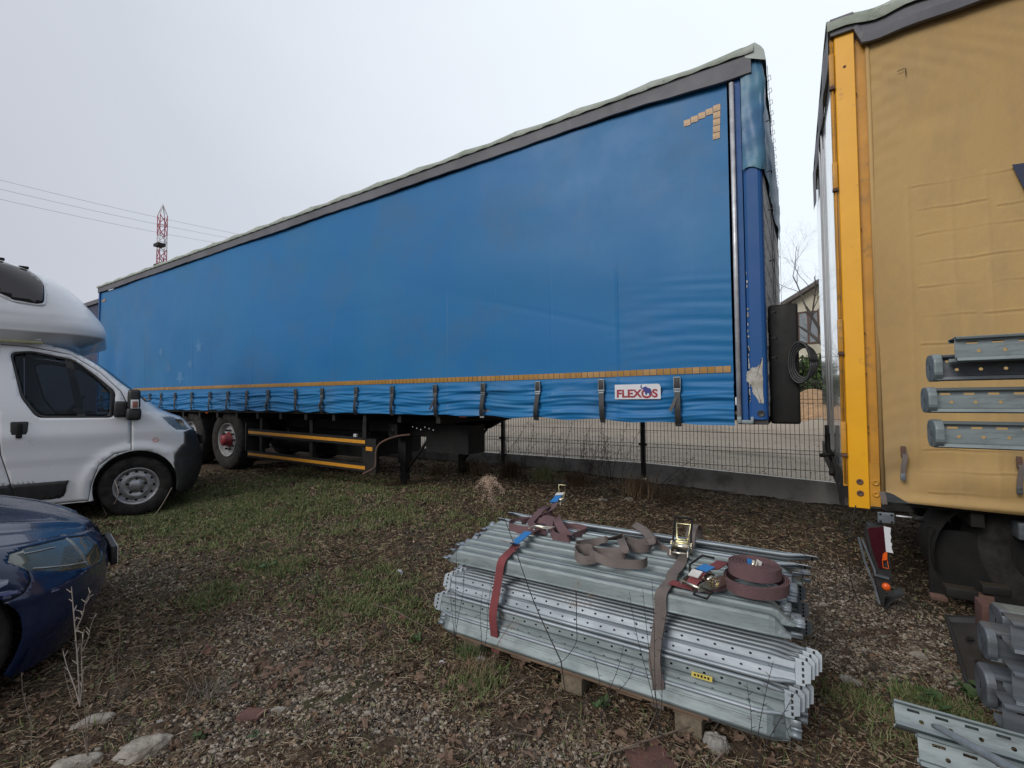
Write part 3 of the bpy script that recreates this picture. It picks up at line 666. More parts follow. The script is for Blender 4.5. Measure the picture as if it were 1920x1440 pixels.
m_ = MB(); m_.cbox((XF+.055, YB-.02, 1.11), (.10, .03, .028)); m_.cbox((XF+.012, YB-.03, 1.125), (.03, .03, .05)); m_.cbox((XF+.10, YB-.02, 1.125), (.02, .02, .05)); m_.build('pole_ratchet', m_galv, bt)
m_ = MB(); m_.cbox((XF-.006, YB-.022, 1.27), (.018, .004, .06), .001); m_.build('small_sticker', m_signw, bt)
MB().box((-.375, YB+.0, 1.09), (-.17, YB+2.5, 1.128)).build('front_beam', m_blackpl, bt)
# front wall (seen at a grazing angle)
XFW = -.128
mb = MB(); 
for k_ in range(25):
    z0 = 1.15+k_*.11; mb.prism([(-.22, YB+.10), (-.165+.004*(k_ % 2), YB+.10), (-.118+.004*(k_ % 2), YB+2.48), (-.18, YB+2.48)], 'Z', z0, z0+.108)
mb.build('front_wall', m_greyw, bt)
MB().box((XFW-.06, YB+2.49, 1.13), (XFW+.010, YB+2.53, 3.8)).build('corner_post', m_bluepaint, bt)
# teal hood over the front top corner
P = []
for i in range(46):          # around the corner: side -> front
    u = i/45
    if u < .18: q = u/.18; bx, by = XF+.078+q*.11, YB-.030
    elif u < .30:
        a = (u-.18)/.12*math.pi/2; bx, by = XF+.188+.045*math.sin(a), YB-.030+.045*(1-math.cos(a))
    else: q = (u-.30)/.70; bx, by = XF+.228+.05*q, YB+.015+q*2.50
    zl = 3.08 if u < .25 else 3.06-.02*(u-.25)
    zl = 3.07+.02*math.sin(u*20) if u < .3 else 3.04+(u-.3)/.7*.12
    row = []
    for j in range(26):
        v = j/25; z = zl+(3.99-zl)*v
        wv = .007*math.sin(z*11+u*14)+.007*math.sin(u*31+z*3)+.005*math.sin(z*33-u*9)+.003*math.sin(z*61+u*40)
        inw = .055*max(0, (v-.80)/.20)**2
        ox = (wv-.0) if u > .24 else 0; oy = (-wv if u <= .24 else 0)
        row.append((bx+ox*.8-inw*(u > .2), by+oy*.8+inw*(u <= .24)-.008*(v < .05), z))
    P.append(row)
MB().grid(P).build('front_hood', m_hood, bt)
m_ = MB(); m_.tube([(XF+.262, YB+.03+q*2.45, 3.88-.02*math.sin(q*9)) for q in np.linspace(0, 1, 30)], .002, 5)
m_.tube([(XF+.275, YB+2.52, 3.88-q*2.7) for q in np.linspace(0, 1, 30)], .002, 5)
for k_ in range(14):
    y = YB+.15+k_*.175; m_.tube([(XF+.245, y, 3.86), (XF+.278, y+.01, 3.88), (XF+.282, y+.02, 3.85), (XF+.25, y+.02, 3.835)], .0022, 5)
for z in (3.45, 3.05, 2.75, 2.35, 1.95, 1.75, 1.6): m_.tube([(XF+.24, YB+.05, z), (XF+.27, YB+.045, z+.008), (XF+.272, YB+.07, z-.004)], .005, 5)
for k_ in range(2): m_.tube([(XF+.252, YB+.3+k_*.5, 2.95), (XF+.252, YB+.6+k_*.5, 1.5+.1*k_)], .003, 4)
m_.build('lashing_rope', m_bow, bt)
P = []      # roof tarp folding down over the front top edge
for q in np.linspace(0, 1, 40):
    y = YB-.05+2.58*q; w1 = .006*math.sin(q*23)+.004*math.sin(q*57)
    P.append([(-.26, y, 4.055-.02*(q < .02)), (-.19, y, 4.045+w1), (-.150, y, 4.00), (-.128+w1*.4, y, 3.96), (-.122+w1*.4, y, 3.90+w1)])
lip_ = MB(); lip_.grid(P); lip_.add([(-.26, YB-.052, 3.95), (-.26, YB-.052, 4.035), (-.19, YB-.052, 4.045), (-.150, YB-.052, 4.0), (-.128, YB-.052, 3.96), (-.122, YB-.052, 3.88)], [(0, 1, 2, 3, 4, 5)]); lip_.build('roof_front_lip', m_rooflip, bt)
# equipment panel with coiled hoses in front of the front wall
mb = MB(); mb.cbox((-.058, 4.60, 1.56), (.20, .92, .94), .02); mb.build('equipment_box', m_black, bt)
m_ = MB()
for k_ in range(4):
    c_ = Vector((.012+.012*k_, 4.08+.006*k_, 1.56)); r_ = .155-.012*k_
    m_.tube([c_+Vector((.16*math.cos(a)*.45+.03, -.02*math.cos(a), r_*math.sin(a))) for a in np.linspace(0, 2*math.pi, 30)], .011, 6)
m_.tube(curve_pts([(-.1, 4.3, 2.0), (-.13, 4.3, 1.7), (-.09, 4.25, 1.45), (-.12, 4.2, 1.25)]), .008, 6)
m_.build('coiled_hose', m_blackpl, bt)
MB().cbox((-.118, 4.2, 1.28), (.02, .02, .07), .003).build('white_tag', m_signw, bt)
# tension straps
for k_, x in enumerate(straps_x):
    hz_ = hemf(x); y0 = min(cy1(x+dx_, z_) for z_ in np.linspace(1.2, 1.48, 15) for dx_ in (-.03, 0, .03))-.004
    b_ = MB(); w_ = .026
    for sx_ in (-1, 1): b_.cbox((x+sx_*w_, y0-.006, 1.415), (.005, .014, .115), .0015)
    b_.cbox((x, y0-.008, 1.470), (.058, .014, .010), .002); b_.cbox((x, y0-.006, 1.372), (.058, .016, .014), .002); b_.cbox((x, y0-.010, 1.352), (.050, .008, .016), .002)
    bo = b_.build('buckle', m_galvb if k_ < 3 else m_galv2, bt)
    MB().cbox((x, y0-.004, 1.422), (.047, .014, .085), .002).build('buckle_plate', m_blackpl, bo)
    w_ = MB(); sw = rnd.uniform(-.03, .03)
    w_.ribbon([(x, y0-.006, 1.365), (x+sw*.3, y0-.014, 1.30), (x+sw*.7, y0-.022, 1.22), (x+sw, y0-.016, hz_+.01), (x+sw, y0+.01, hz_-.03)], (1, 0, 0), .046, .004)
    if k_ in (0, 4, 7, 9): w_.ribbon([(x-.01, y0-.016, 1.30), (x-.03, y0-.03, 1.24), (x-.055, y0-.04, 1.19)], (1, 0, .5), .028, .003)
    w_.build('strap', m_blackpl, bt)
    if k_ in (0, 1, 2, 3, 5): MB().cbox((x+sw, y0+.002, hz_-.012), (.05, .012, .022), .003).build('strap_hook', m_alu if k_ == 3 else m_blackpl, bt)
# sign plate
sp = [(-1.354, 1.292), (-.955, 1.292), (-.955, 1.395), (-.962, 1.412), (-.98, 1.421), (-1.354, 1.421)]
sy = min(cy1(x_, z_) for z_ in np.linspace(1.29, 1.42, 8) for x_ in np.linspace(-1.354, -.955, 9))-.006; mb = MB(); mb.prism(sp, 'Y', sy, sy+.004); plate = mb.build('sign_plate', m_signw, bt)
def text_part(txt, name, mat, parent, x, y, z, size, bold=.004, sx=1.0, rz=0):
    cu = bpy.data.curves.new(name, 'FONT'); cu.body = txt; cu.size = size; cu.offset = bold; cu.extrude = .0004
    ob = bpy.data.objects.new(name, cu); COL.objects.link(ob)
    dg_ = bpy.context.evaluated_depsgraph_get(); me = bpy.data.meshes.new_from_object(ob.evaluated_get(dg_)); bpy.data.objects.remove(ob)
    me.materials.clear(); me.materials.append(mat)
    Mx = Matrix.Translation(Vector((x, y, z))-wloc(parent)) @ Matrix.Rotation(rz, 4, 'Z') @ Matrix.Rotation(math.pi/2, 4, 'X') @ Matrix.Scale(sx, 4, (1, 0, 0))
    me.transform(Mx); o = link_mesh(name, me, parent); return o
text_part('FLEX', 'lettering', m_signr, plate, -1.340, sy-.0012, 1.309, .094, .0034, 1.09)
text_part('S', 'lettering', m_signr, plate, -1.027, sy-.0012, 1.309, .094, .0034, 1.09)
m_ = MB(); c_ = (-1.072, 1.340)      # the O as an open ring, cut where the elephant stands
ring = []
for i in range(33):
    a = math.radians(120+ i*(400-120)/32)
    ring.append([(c_[0]+.046*math.cos(a), sy-.0016, c_[1]+.042*math.sin(a)), (c_[0]+.030*math.cos(a), sy-.0016, c_[1]+.024*math.sin(a))])
m_.grid(ring, False).build('lettering', m_signr, plate)
el = [(-1.110, 1.418), (-1.118, 1.405), (-1.112, 1.392), (-1.104, 1.386), (-1.100, 1.394), (-1.086, 1.399), (-1.074, 1.401), (-1.070, 1.392), (-1.058, 1.388), (-1.042, 1.383), (-1.034, 1.372), (-1.033, 1.352), (-1.040, 1.338), (-1.044, 1.325), (-1.051, 1.325), (-1.052, 1.342), (-1.068, 1.344), (-1.072, 1.330), (-1.080, 1.325), (-1.084, 1.340), (-1.092, 1.356), (-1.096, 1.372), (-1.108, 1.378), (-1.122, 1.388), (-1.126, 1.402), (-1.116, 1.418)]
m_ = MB(); m_.prism(el, 'Y', sy-.0034, sy-.0018); m_.build('elephant_emblem', m_signb, plate)
# chassis
mb = MB()
mb.box((XR, 4.62, .86), (-4.3, 4.74, 1.12)); mb.box((XR, 5.72, .86), (-4.3, 5.84, 1.12))
mb.prism([(-4.3, .86), (-4.3, 1.12), (-3.2, 1.12), (-3.75, .98), (-4.0, .86)], 'Y', 4.62, 4.74); mb.prism([(-4.3, .86), (-4.3, 1.12), (-3.2, 1.12), (-3.75, .98), (-4.0, .86)], 'Y', 5.72, 5.84)
mb.box((-3.3, 4.6, 1.10), (-.2, 5.86, 1.125)); mb.build('chassis_rail', m_black, bt)
for x in np.arange(-13.4, -.6, .62): MB().box((x-.03, YB+.05, 1.03 if x < -3.2 else 1.126), (x+.03, YB+2.5, 1.128 if x < -3.2 else 1.155)).build('cross_member', m_black, bt)
MB().box((XR, YB+.02, 1.165), (-.36, YB+2.5, 1.19)).build('deck', m_wood, bt)
MB().box((XR, YB+.035, 1.12), (-.38, YB+.06, 1.17)).build('side_sill', m_black, bt)
# skid panel between legs and axles, dark storage
mb = MB(); mb.box((-7.4, 4.7, .45), (-5.4, 5.8, .84)); mb.cbox((-4.45, 4.75, .95), (.9, .35, .28), .02); mb.build('storage_box', m_black, bt)
mb = MB(); mb.tube([(-7.3, 4.45, .66), (-6.2, 4.45, .66)], .13, 16); mb.build('air_tank', m_black, bt)
mb = MB(); mb.box((-4.15, 4.55, .62), (-3.45, 4.9, .98)); mb.build('control_box', m_black, bt)
# landing legs
for y in (4.58, 5.85):
    l_ = MB(); l_.box((-4.63, y-.06, .45), (-4.49, y+.06, 1.1)); l_.box((-4.605, y-.045, .13), (-4.515, y+.045, .5)); l_.box((-4.70, y-.11, .10), (-4.42, y+.11, .13)); l_.tube([(-4.56, y, .30), (-4.0, y+.02, .95)], .02, 6)
    l_.build('landing_leg', m_black, bt)
gb = MB(); gb.cbox((-4.55, 4.42, .90), (.16, .16, .20), .02); gb.disc_lathe([(0, -.09), (.05, -.09), (.055, 0)], (-4.55, 4.42, .90), 'Y'); gb.build('gearbox', m_black, bt)
hp = [at(770, 815, Y=4.28), at(745, 818, Y=4.2), at(718, 828, Y=4.12), at(706, 842, Y=4.08), at(704, 872, Y=4.06), at(698, 880, Y=4.0), at(680, 889, Y=3.92)]
MB().tube(curve_pts(hp, 6), .013, 8).build('crank_handle', m_rust, bt)
# side underrun guard
for (za, zb) in ((.805, .755), (.452, .418)):
    g_ = MB(); P = [(-7.63, za), (-4.79, zb)]
    g_.add([(-7.63, 4.10, za-.055), (-4.79, 4.10, zb-.055), (-4.79, 4.10, zb+.055), (-7.63, 4.10, za+.055), (-7.63, 4.13, za-.055), (-4.79, 4.13, zb-.055), (-4.79, 4.13, zb+.055), (-7.63, 4.13, za+.055)], [(0, 1, 2, 3), (7, 6, 5, 4), (3, 2, 6, 7), (4, 5, 1, 0), (0, 3, 7, 4), (1, 5, 6, 2)])
    ro = g_.build('underrun_rail', m_black, bt)
    t_ = MB(); t_.add([(-7.60, 4.096, za-.025), (-4.80, 4.096, zb-.022), (-4.80, 4.096, zb+.022), (-7.60, 4.096, za+.018)], [(0, 1, 2, 3)]); t_.build('orange_tape', m_tape, ro)
for x in (-7.3, -6.0, -4.86): MB().box((x-.035, 4.135, .36), (x+.035, 4.19, 1.05)).build('guard_bracket', m_black, bt)
MB().box((-4.79, 4.102, .36), (-4.60, 4.16, .80)).build('guard_end_plate', m_black, bt)
MB().box((-4.785, 4.096, .645), (-4.66, 4.100, .695)).build('orange_tape', m_tape, bt)
MB().cbox((-5.0, 4.11, .835), (.06, .03, .04)).build('guard_clip', m_alu, bt)
for px in (388, 593, 868): 
    q = at(px, 773 if px < 800 else 780, Y=4.03); MB().cbox((q.x, 4.03, q.z), (.09 if px > 800 else .075, .02, .035), .004).build('side_marker', m_orange, bt)
for k_ in range(6): MB().cbox((-3.9+.05*k_*1.3, 4.045, .98-.015*(k_ % 3)), (.012, .008, .012), .002).build('fitting', m_alu, bt)
# wheels
def tyre_prof(r, w_, rim):
    return [(rim, -w_*.38), (rim+.02, -w_*.46), (r*.80, -w_*.5), (r*.93, -w_*.47), (r*.985, -w_*.40), (r, -w_*.3), (r, w_*.3), (r*.985, w_*.4), (r*.93, w_*.47), (r*.8, w_*.5), (rim+.02, w_*.46), (rim, w_*.38)]
gw = .15
def truck_wheel(x, y, hub=m_redhub):
    c_ = (x, y, gw+.50)
    t_ = MB(); t_.disc_lathe(tyre_prof(.51, .37, .285), c_, 'Y', 44)
    for r_ in (.10, .0, -.10): t_.disc_lathe([(.512, r_-.008), (.505, r_-.006), (.505, r_+.006), (.512, r_+.008)], c_, 'Y', 44)
    to = t_.build('tyre', m_rubber, bt)
    r_ = MB(); r_.disc_lathe([(.285, -.17), (.270, -.165), (.262, -.12), (.235, -.105), (.19, -.11), (.17, -.13), (.10, -.13), (.10, -.17), (.0, -.17)], c_, 'Y', 36)
    r_.disc_lathe([(.285, -.165), (.285, .14)], c_, 'Y', 36); ri = r_.build('rim', M('chalky_rim_paint', (.34, .34, .34), .6, col2=(.2, .195, .19), scale=8), to)
    h_ = MB(); h_.disc_lathe([(.13, -.13), (.10, -.17), (.085, -.235), (.04, -.25), (0, -.25)], c_, 'Y', 20); h_.build('hub', hub, to)
    for i in range(10 if y < 5 else 0):
        a = i*math.pi/5; n_ = link_mesh('wheel_nut', nutm, to, Vector((c_[0]+.165*math.cos(a), y-.14, c_[2]+.165*math.sin(a)))-wloc(to))
nutm = MB().tube([(0, .02, 0), (0, -.028, 0)], .016, 6).mesh('wheel_nut', m_black)
for x in (-8.28, -9.60, -10.92):
    truck_wheel(x, 4.27); truck_wheel(x, 6.05)
    MB().tube([(x, 4.3, gw+.5), (x, 6.0, gw+.5)], .07, 10).build('axle', m_black, bt)
    m_ = MB(); m_.grid([[(x+.60*math.cos(a), yy, gw+.5+.60*math.sin(a)) for yy in (4.08, 4.48)] for a in np.linspace(.25, math.pi-.25, 18)]); m_.build('mudguard', m_blackpl, bt)
MB().box((-7.66, 4.08, .5), (-7.64, 4.48, .95)).build('mud_flap', m_blackpl, bt)

# navy trailer behind the van
nv = thing('navy_trailer', (-16.2, 5.4, .1), 'dark navy curtain trailer just visible behind the camper van', 'trailer')
q0 = at(160, 570, Y=4.6); nz1 = at(180, 571, Y=4.2).z
MB().box((-21, 4.2, 1.1), (-14.05, 6.7, nz1)).build('curtain', m_navy, nv)
MB().box((-21, 4.15, nz1), (-14.0, 6.75, nz1+.1)).build('roof_cover', m_band, nv)
MB().tube([(-14.03, 4.17, 1.1), (-14.03, 4.17, nz1)], .03).build('corner_post', m_alu, nv)
MB().box((-21, 4.6, .8), (-14.1, 6.3, 1.1)).build('chassis_rail', m_black, nv)
for x in (-16, -17.3):
    t_ = MB().disc_lathe(tyre_prof(.51, .37, .285), (x, 4.45, .65), 'Y', 30).build('tyre', m_rubber, nv)
    MB().disc_lathe([(.285, -.17), (.2, -.1), (0, -.12)], (x, 4.45, .65), 'Y', 20).build('rim', m_galv2, t_)
m_ = MB(); m_.box((-14.6, 4.5, .1), (-14.4, 4.6, .9)); m_.box((-14.6, 6.2, .1), (-14.4, 6.3, .9)); m_.build('landing_leg', m_black, nv)

# ================================================================== YELLOW TRAILER
YY, XY = 3.81, .295
yt = thing('yellow_trailer', (4, 5, 0), 'yellow curtain-sided trailer with dirty tarpaulin on the right', 'trailer')
# curtain
seams = [(2.644, .675, 9), (2.484, .70, 1.02), (2.44, 1.06, 9), (2.327, .69, 9), (2.147, .69, 9), (1.993, .69, .98), (1.985, 1.02, 9), (1.801, .69, .95), (1.80, .98, 9), (1.627, .69, .98), (1.46, .69, .9), (.967, .68, 9), (.834, .68, 1.1), (.706, .70, 9)]
def ycy(x, z):
    x = np.asarray(x, float); z = np.asarray(z, float)
    b = YY+.012+.010*np.sin(z*2.3+x*1.1)+.008*np.sin(x*4+z*1.7)*np.sin(z*3.1)-.02*np.exp(-((z-2.2)/1.2)**2)
    for (sz, xa, xb) in seams:
        zz_ = sz+.004*np.sin(x*6+sz*9)+.0025*np.sin(x*27+sz*5)
        b = b+np.where((x > xa) & (x < xb), -.0035*np.exp(-((z-zz_)/.005)**2)+.003*np.exp(-((z-zz_+.012)/.006)**2), 0)*(.6+.4*np.sin(x*9+sz*20))
    for vx in (.655, .86, 1.02, 1.25, 1.5):
        b = b-.0022*np.exp(-((x-vx)/.012)**2)*(z < 2.66)*(z > .65)
    b = b+.010*np.sin(z*17+2*np.sin(x*5))*np.exp(-((z-.82)/.16)**2)+.004*np.sin(x*23+z*9)*np.exp(-((z-.8)/.2)**2)
    b = b+.0025*np.sin(z*21+x*6+2*np.sin(z*4.3))*np.exp(-((x-.5)/.10)**2)*np.exp(-((z-3.3)/.5)**2)
    b = b-.03*np.exp(-((z-.63)/.03)**2)
    b = b+.0010*np.sin(z*60+5*np.sin(x*7))*np.exp(-((x-.56)/.09)**2)*(.5+.5*np.sin(z*2.3))+.0018*np.sin((x+z)*41+3*np.sin(z*9))*np.exp(-((z-3.35)/.3)**2)
    # box-shaped dent below the tear
    b = b+.007*np.exp(-((z-3.08)/.08)**2)*sstep(.62, .75, x)*(1-sstep(.85, 1.15, x))
    return b
yx = np.concatenate([np.linspace(.478, 1.6, 230, endpoint=False), np.linspace(1.6, 10.5, 40)]); yz = np.linspace(0, 1, 460)
zb_ = .615+.010*np.sin(yx*4)+.05*sstep(.62, .50, yx)
zt_ = np.interp(yx, [.47, 11], [3.735, 3.735])
CX = np.repeat(yx[:, None], len(yz), 1); CZ = zb_[:, None]+(zt_-zb_)[:, None]*yz[None, :]; CY = ycy(CX, CZ)
Vv = np.stack([CX.ravel(), CY.ravel(), CZ.ravel()], 1)-np.array(wloc(yt)); n1, n2 = CX.shape
ii = (np.arange(n1-1)[:, None]*n2+np.arange(n2-1)[None, :]).ravel(); Ff = np.stack([ii, ii+n2, ii+n2+1, ii+1], 1)
link_mesh('curtain', np_mesh('curtain', Vv, Ff, [m_ytarp], None, True), yt)
MB().tube([(.478, YY+.004, .66), (.478, YY+.004, 3.70)], .013, 8).build('curtain_edge', m_ytarp, yt)
# tear mark
m_ = MB(); q = at(1690, 133, Y=YY-.01); m_.tube([(q.x-.02, q.y, q.z+.004), (q.x+.01, q.y, q.z+.010), (q.x+.022, q.y, q.z+.008), (q.x+.022, q.y, q.z-.04)], .0022, 4); m_.build('tear', m_black, yt)
# posts
mb = MB(); mb.prism([(XY, YY+.06), (XY, YY-.02), (XY+.006, YY-.026), (XY+.108, YY-.026), (XY+.112, YY-.02), (XY+.112, YY+.06)], 'Z', .565, 3.80); po = mb.build('rear_post', m_yellow, yt)
MB().box((XY+.114, YY+.015, .60), (XY+.182, YY+.05, 3.74)).build('inner_post', m_yellow2, yt)
MB().box((XY+.114, YY-.012, .58), (XY+.168, YY+.014, .86)).build('post_foot', m_yellow2, yt)
for z in (.66, .735):
    for dx in (.062, .145):
        b_ = MB(); b_.disc_lathe([(.0, -.002), (.009, -.002), (.010, -.006), (.018, -.006), (.020, 0)], (XY+dx, YY-.0265+(.012 if dx > .1 else 0), z), 'Y', 16); b_.build('bolt', m_rust if dx < .1 else m_yellow2, yt)
for z in (1.1, 1.45, 1.72, 2.42, 3.35, 1.06): MB().cbox((XY+.116, YY-.004, z), (.008, .01, .014), .002).build('rivet', m_rust, yt)
MB().disc_lathe([(0, 0), (.006, 0), (.010, .002)], (XY+.055, YY-.029, 3.55), 'Y', 12).build('post_hole', m_rust, yt)
# hinge column on the rear face
MB().box((XY-.026, YY-.012, .70), (XY-.003, YY+.03, 3.78)).build('hinge_column', m_yellow2, yt)
MB().tube([(XY-.016, YY-.024, .72), (XY-.016, YY-.024, 3.74)], .006, 8).build('hinge_pin', m_yellow2, yt)
for za, zb in ((3.66, 3.43), (2.9, 2.72), (1.82, 1.60), (1.13, .92)):
    h_ = MB(); h_.cbox((XY-.018, YY-.030, (za+zb)/2), (.030, .022, abs(za-zb)), .004); ho = h_.build('hinge', m_yellow2, yt)
    MB().cbox((XY-.018, YY-.032, zb-.012), (.034, .028, .020), .004).build('hinge_foot', m_rust, ho)
# doors
MB().box((XY-.016, YY+.032, .80), (XY-.004, YY+1.26, 3.72)).build('door', m_whdoor, yt)
MB().box((XY-.016, YY+1.275, .80), (XY-.004, YY+2.5, 3.72)).build('door', m_whdoor, yt)
for yy in (YY+1.1, YY+1.42):
    MB().tube([(XY-.026, yy, .70), (XY-.026, yy, 3.70)], .008, 8).build('lock_rod', m_signw, yt)
MB().box((XY-.03, YY, .62), (XY+.0, YY+2.55, .80)).build('rear_sill', m_black, yt)
m_ = MB(); m_.tube([(XY-.05, YY+1.1, .98), (XY-.05, YY+1.1, .84), (XY-.02, YY+1.0, .74), (XY-.05, YY+.7, .68)], .022, 8); m_.tube([(XY-.12, YY+.9, .80), (XY-.02, YY+.9, .82)], .018, 6); m_.cbox((XY-.055, YY+1.1, 1.0), (.03, .05, .10), .004); m_.build('lock_handle', m_black, yt)
m_ = MB(); m_.prism([(YY+.02, .56), (YY+.02, .70), (YY+.55, .84), (YY+.75, .80), (YY+.25, .54)], 'X', XY-.035, XY-.02); m_.cbox((XY-.03, YY+.12, .62), (.02, .10, .14), .01); m_.build('rear_bumper', m_black, yt)
# roof
P = []
for x in np.linspace(XY-.02, 10.5, 240):
    s_ = .014*math.sin(x*5)+.010*math.sin(x*13); zl = 3.675+.004*math.sin(x*7)+.002*math.sin(x*19)-.02*math.exp(-((x-.5)/.1)**2)
    if x < XY+.115: zl = 3.775
    P.append([(x, YY+.0, zl+.01), (x, YY-.045, zl), (x, YY-.05, zl+.003), (x, YY-.056+s_*.2, zl+.06), (x, YY-.05, zl+.12), (x, YY-.03, 3.86+s_*.4)])
MB().grid(P, False).build('side_rail', m_band, yt)
P = []
for x in np.linspace(XY-.04, 10.5, 200):
    s_ = .014*math.sin(x*9)+.010*math.sin(x*21)
    P.append([(x, YY-.07, 3.80+s_), (x, YY-.075, 3.845+s_), (x, YY-.03, 3.90+s_*.7), (x, YY+.3, 3.93), (x, YY+2.3, 3.93), (x, YY+2.58, 3.87), (x, YY+2.6, 3.75)])
MB().grid(P).build('roof_cover', m_roof, yt)
P = [[(XY-.035+.006*math.sin(y*9), YY-.05+y, z+.01*math.sin(y*13)) for z in (3.66-.18*(y > 2.0)*(1), 3.74, 3.84, 3.92)] for y in np.linspace(0, 2.62, 60)]
MB().grid(P).build('rear_valance', m_band, yt)
# dark lettering that runs out of the frame
q = [at(1897, 309, Y=YY-.012), at(1960, 300, Y=YY-.012), at(2010, 440, Y=YY-.012), at(1948, 412, Y=YY-.012)]
m_ = MB(); m_.prism([(a.x, a.z) for a in q], 'Y', YY-.0145, YY-.013); m_.build('painted_shape', m_navy, yt)
# curtain buckles
for bx, bz in ((.583, .965), (1.098, .93)):
    b_ = MB(); b_.cbox((bx, YY-.02, bz-.02), (.024, .012, .07), .003); bo = b_.build('buckle', m_rust, yt)
    MB().ribbon([(bx, YY-.012, bz+.0), (bx+.008, YY-.03, bz-.05), (bx-.004, YY-.028, bz-.13), (bx-.006, YY-.024, bz-.19)], (1, 0, 0), .026, .004).build('strap', m_strapgrey, yt)
    MB().cbox((bx-.006, YY-.03, bz-.18), (.026, .008, .045), .003).build('buckle_plate', m_galv2, bo)
# underside
mb = MB(); mb.box((.9, 4.3, .42), (10.4, 4.42, .60)); mb.box((.45, 5.7, .42), (10.4, 5.82, .60)); mb.build('chassis_rail', m_black, yt)
MB().box((XY+.12, YY+.06, .585), (10.4, YY+2.5, .605)).build('deck', m_black, yt)
for x in np.arange(.9, 9, .9): MB().box((x, YY+.05, .50), (x+.06, YY+2.5, .582)).build('cross_member', m_black, yt)
for x in (1.35, 2.55):
    for y in (4.12, 5.9):
        c_ = (x, y, .36); t_ = MB().disc_lathe(tyre_prof(.42, .34, .24), c_, 'Y', 40).build('tyre', m_rubber, yt)
        MB().disc_lathe([(.24, -.15), (.22, -.1), (.1, -.1), (.08, -.16), (0, -.16)], c_, 'Y', 24).build('rim', m_black, t_)
    MB().tube([(x, 4.1, .36), (x, 5.9, .36)], .06).build('axle', m_black, yt)
m_ = MB(); m_.grid([[(1.35+.50*math.cos(a)*1.25, yy, .30+.48*math.sin(a)) for yy in (3.86, 4.3)] for a in np.linspace(.2, math.pi+.25, 24)]); m_.build('mudguard', m_black, yt)
YT = 3.74
def T(px, py, Y=YT): q = at(px, py, Y=Y); return (q.x, q.z)
def zoomT(zx, zy): return T(1580+zx/5.54, 920+zy/5.54)
# tail lamp unit
m_ = MB(); m_.prism([zoomT(*q) for q in ((245, 480), (262, 362), (425, 362), (480, 640), (500, 780), (510, 950), (455, 1000), (425, 1230), (400, 1170), (335, 900))], 'Y', YT, YT+.10); lamp = m_.build('lamp_housing', m_blackpl, yt)
m_ = MB(); m_.prism([zoomT(*q) for q in ((255, 385), (425, 365), (440, 620), (410, 660), (415, 800), (370, 800), (300, 600))], 'Y', YT-.018, YT-.001); m_.build('red_lens', m_red, lamp)
m_ = MB(); m_.prism([zoomT(*q) for q in ((420, 362), (495, 380), (488, 440), (498, 470), (490, 520), (508, 545), (500, 580), (520, 640), (445, 625))], 'Y', YT-.022, YT-.019+.01); m_.build('white_reflective', m_signw, lamp)
m_ = MB(); m_.prism([zoomT(*q) for q in ((410, 650), (430, 628), (455, 628), (455, 705), (402, 712))], 'Y', YT-.030, YT-.0225); m_.build('orange_lens', m_orange, lamp)
m_ = MB(); 
for a, b in (((406, 715), (414, 785)), ((414, 785), (470, 795)), ((470, 795), (456, 712))):
    p1, p2 = zoomT(*a), zoomT(*b); m_.tube([(p1[0], YT-.027, p1[1]), (p2[0], YT-.027, p2[1])], .0022, 4)
m_.build('lens_frame', m_orange, lamp)
c_ = zoomT(450, 993); m_ = MB(); m_.disc_lathe([(0, -.02), (.020, -.02), (.022, -.001)], (c_[0], YT, c_[1]), 'Y', 20); m_.build('round_reflector', m_orange, lamp)
m_ = MB(); pr = [zoomT(*q) for q in ((165, 490), (230, 740), (320, 960), (375, 1160))]
m_.ribbon([(a[0], YT-.004, a[1]) for a in pr], (0, 1, 0), .04, .012); m_.ribbon([(a[0], YT-.02, a[1]) for a in [zoomT(*q) for q in ((200, 500), (325, 810), (330, 860), (400, 880), (475, 900))]], (0, 1, 0), .02, .012)
m_.build('lamp_trim', m_galv2, lamp)
m_ = MB(); m_.ribbon([(a[0], YT+.03, a[1]) for a in [zoomT(*q) for q in ((640, 1060), (560, 1090), (480, 1150), (435, 1210), (432, 1260))]], (0, 1, 0), .12, .008); m_.build('mudguard_lip', m_blackpl, yt)
c_ = T(1661, 971, 3.72); m_ = MB(); m_.cbox((c_[0], 3.72, c_[1]), (.085, .02, .068), .008)
mo = m_.build('support_plate', m_galv2, yt); 
m_ = MB()
for dx in (-.028, .028):
    for dz in (-.022, .022): m_.disc_lathe([(0, -.004), (.006, -.004), (.007, 0)], (c_[0]+dx, 3.71, c_[1]+dz), 'Y', 8)
m_.build('bolts', m_black, mo)
q = T(1680, 967); MB().tube([(q[0], YT, q[1]), (q[0]+.09, YT+.02, q[1]-.006)], .006, 6).build('pull_rod', m_alu, yt); MB().tube([(q[0]+.08, YT, q[1]-.006), (q[0]+.13, YT, q[1]-.008)], .017, 10).build('pull_knob', m_black, yt)
m_ = MB(); m_.ribbon([(.472, YY-.01, .68), (.478, YY-.02, .64), (.482, YY-.015, .60)], (1, 0, 0), .03, .004); m_.build('tie_strap', m_strapgrey, yt)
m_ = MB(); m_.tube(curve_pts([(.33, 3.78, .58), (.29, 3.72, .40), (.28, 3.7, .15), (.32, 3.68, -.02), (.36, 3.6, -.08)]), .003, 5); m_.build('loose_cable', m_black, yt)
MB().box((.72, 3.97, .03), (3.4, 4.0, .44)).build('added_shade_panel', m_black, yt)  # black panel added to darken the underside where only shade lies
# fuel tank / box further along
MB().cbox((1.9, 3.98, .50), (1.6, .25, .10), .01).build('side_guard', m_galv2, yt)

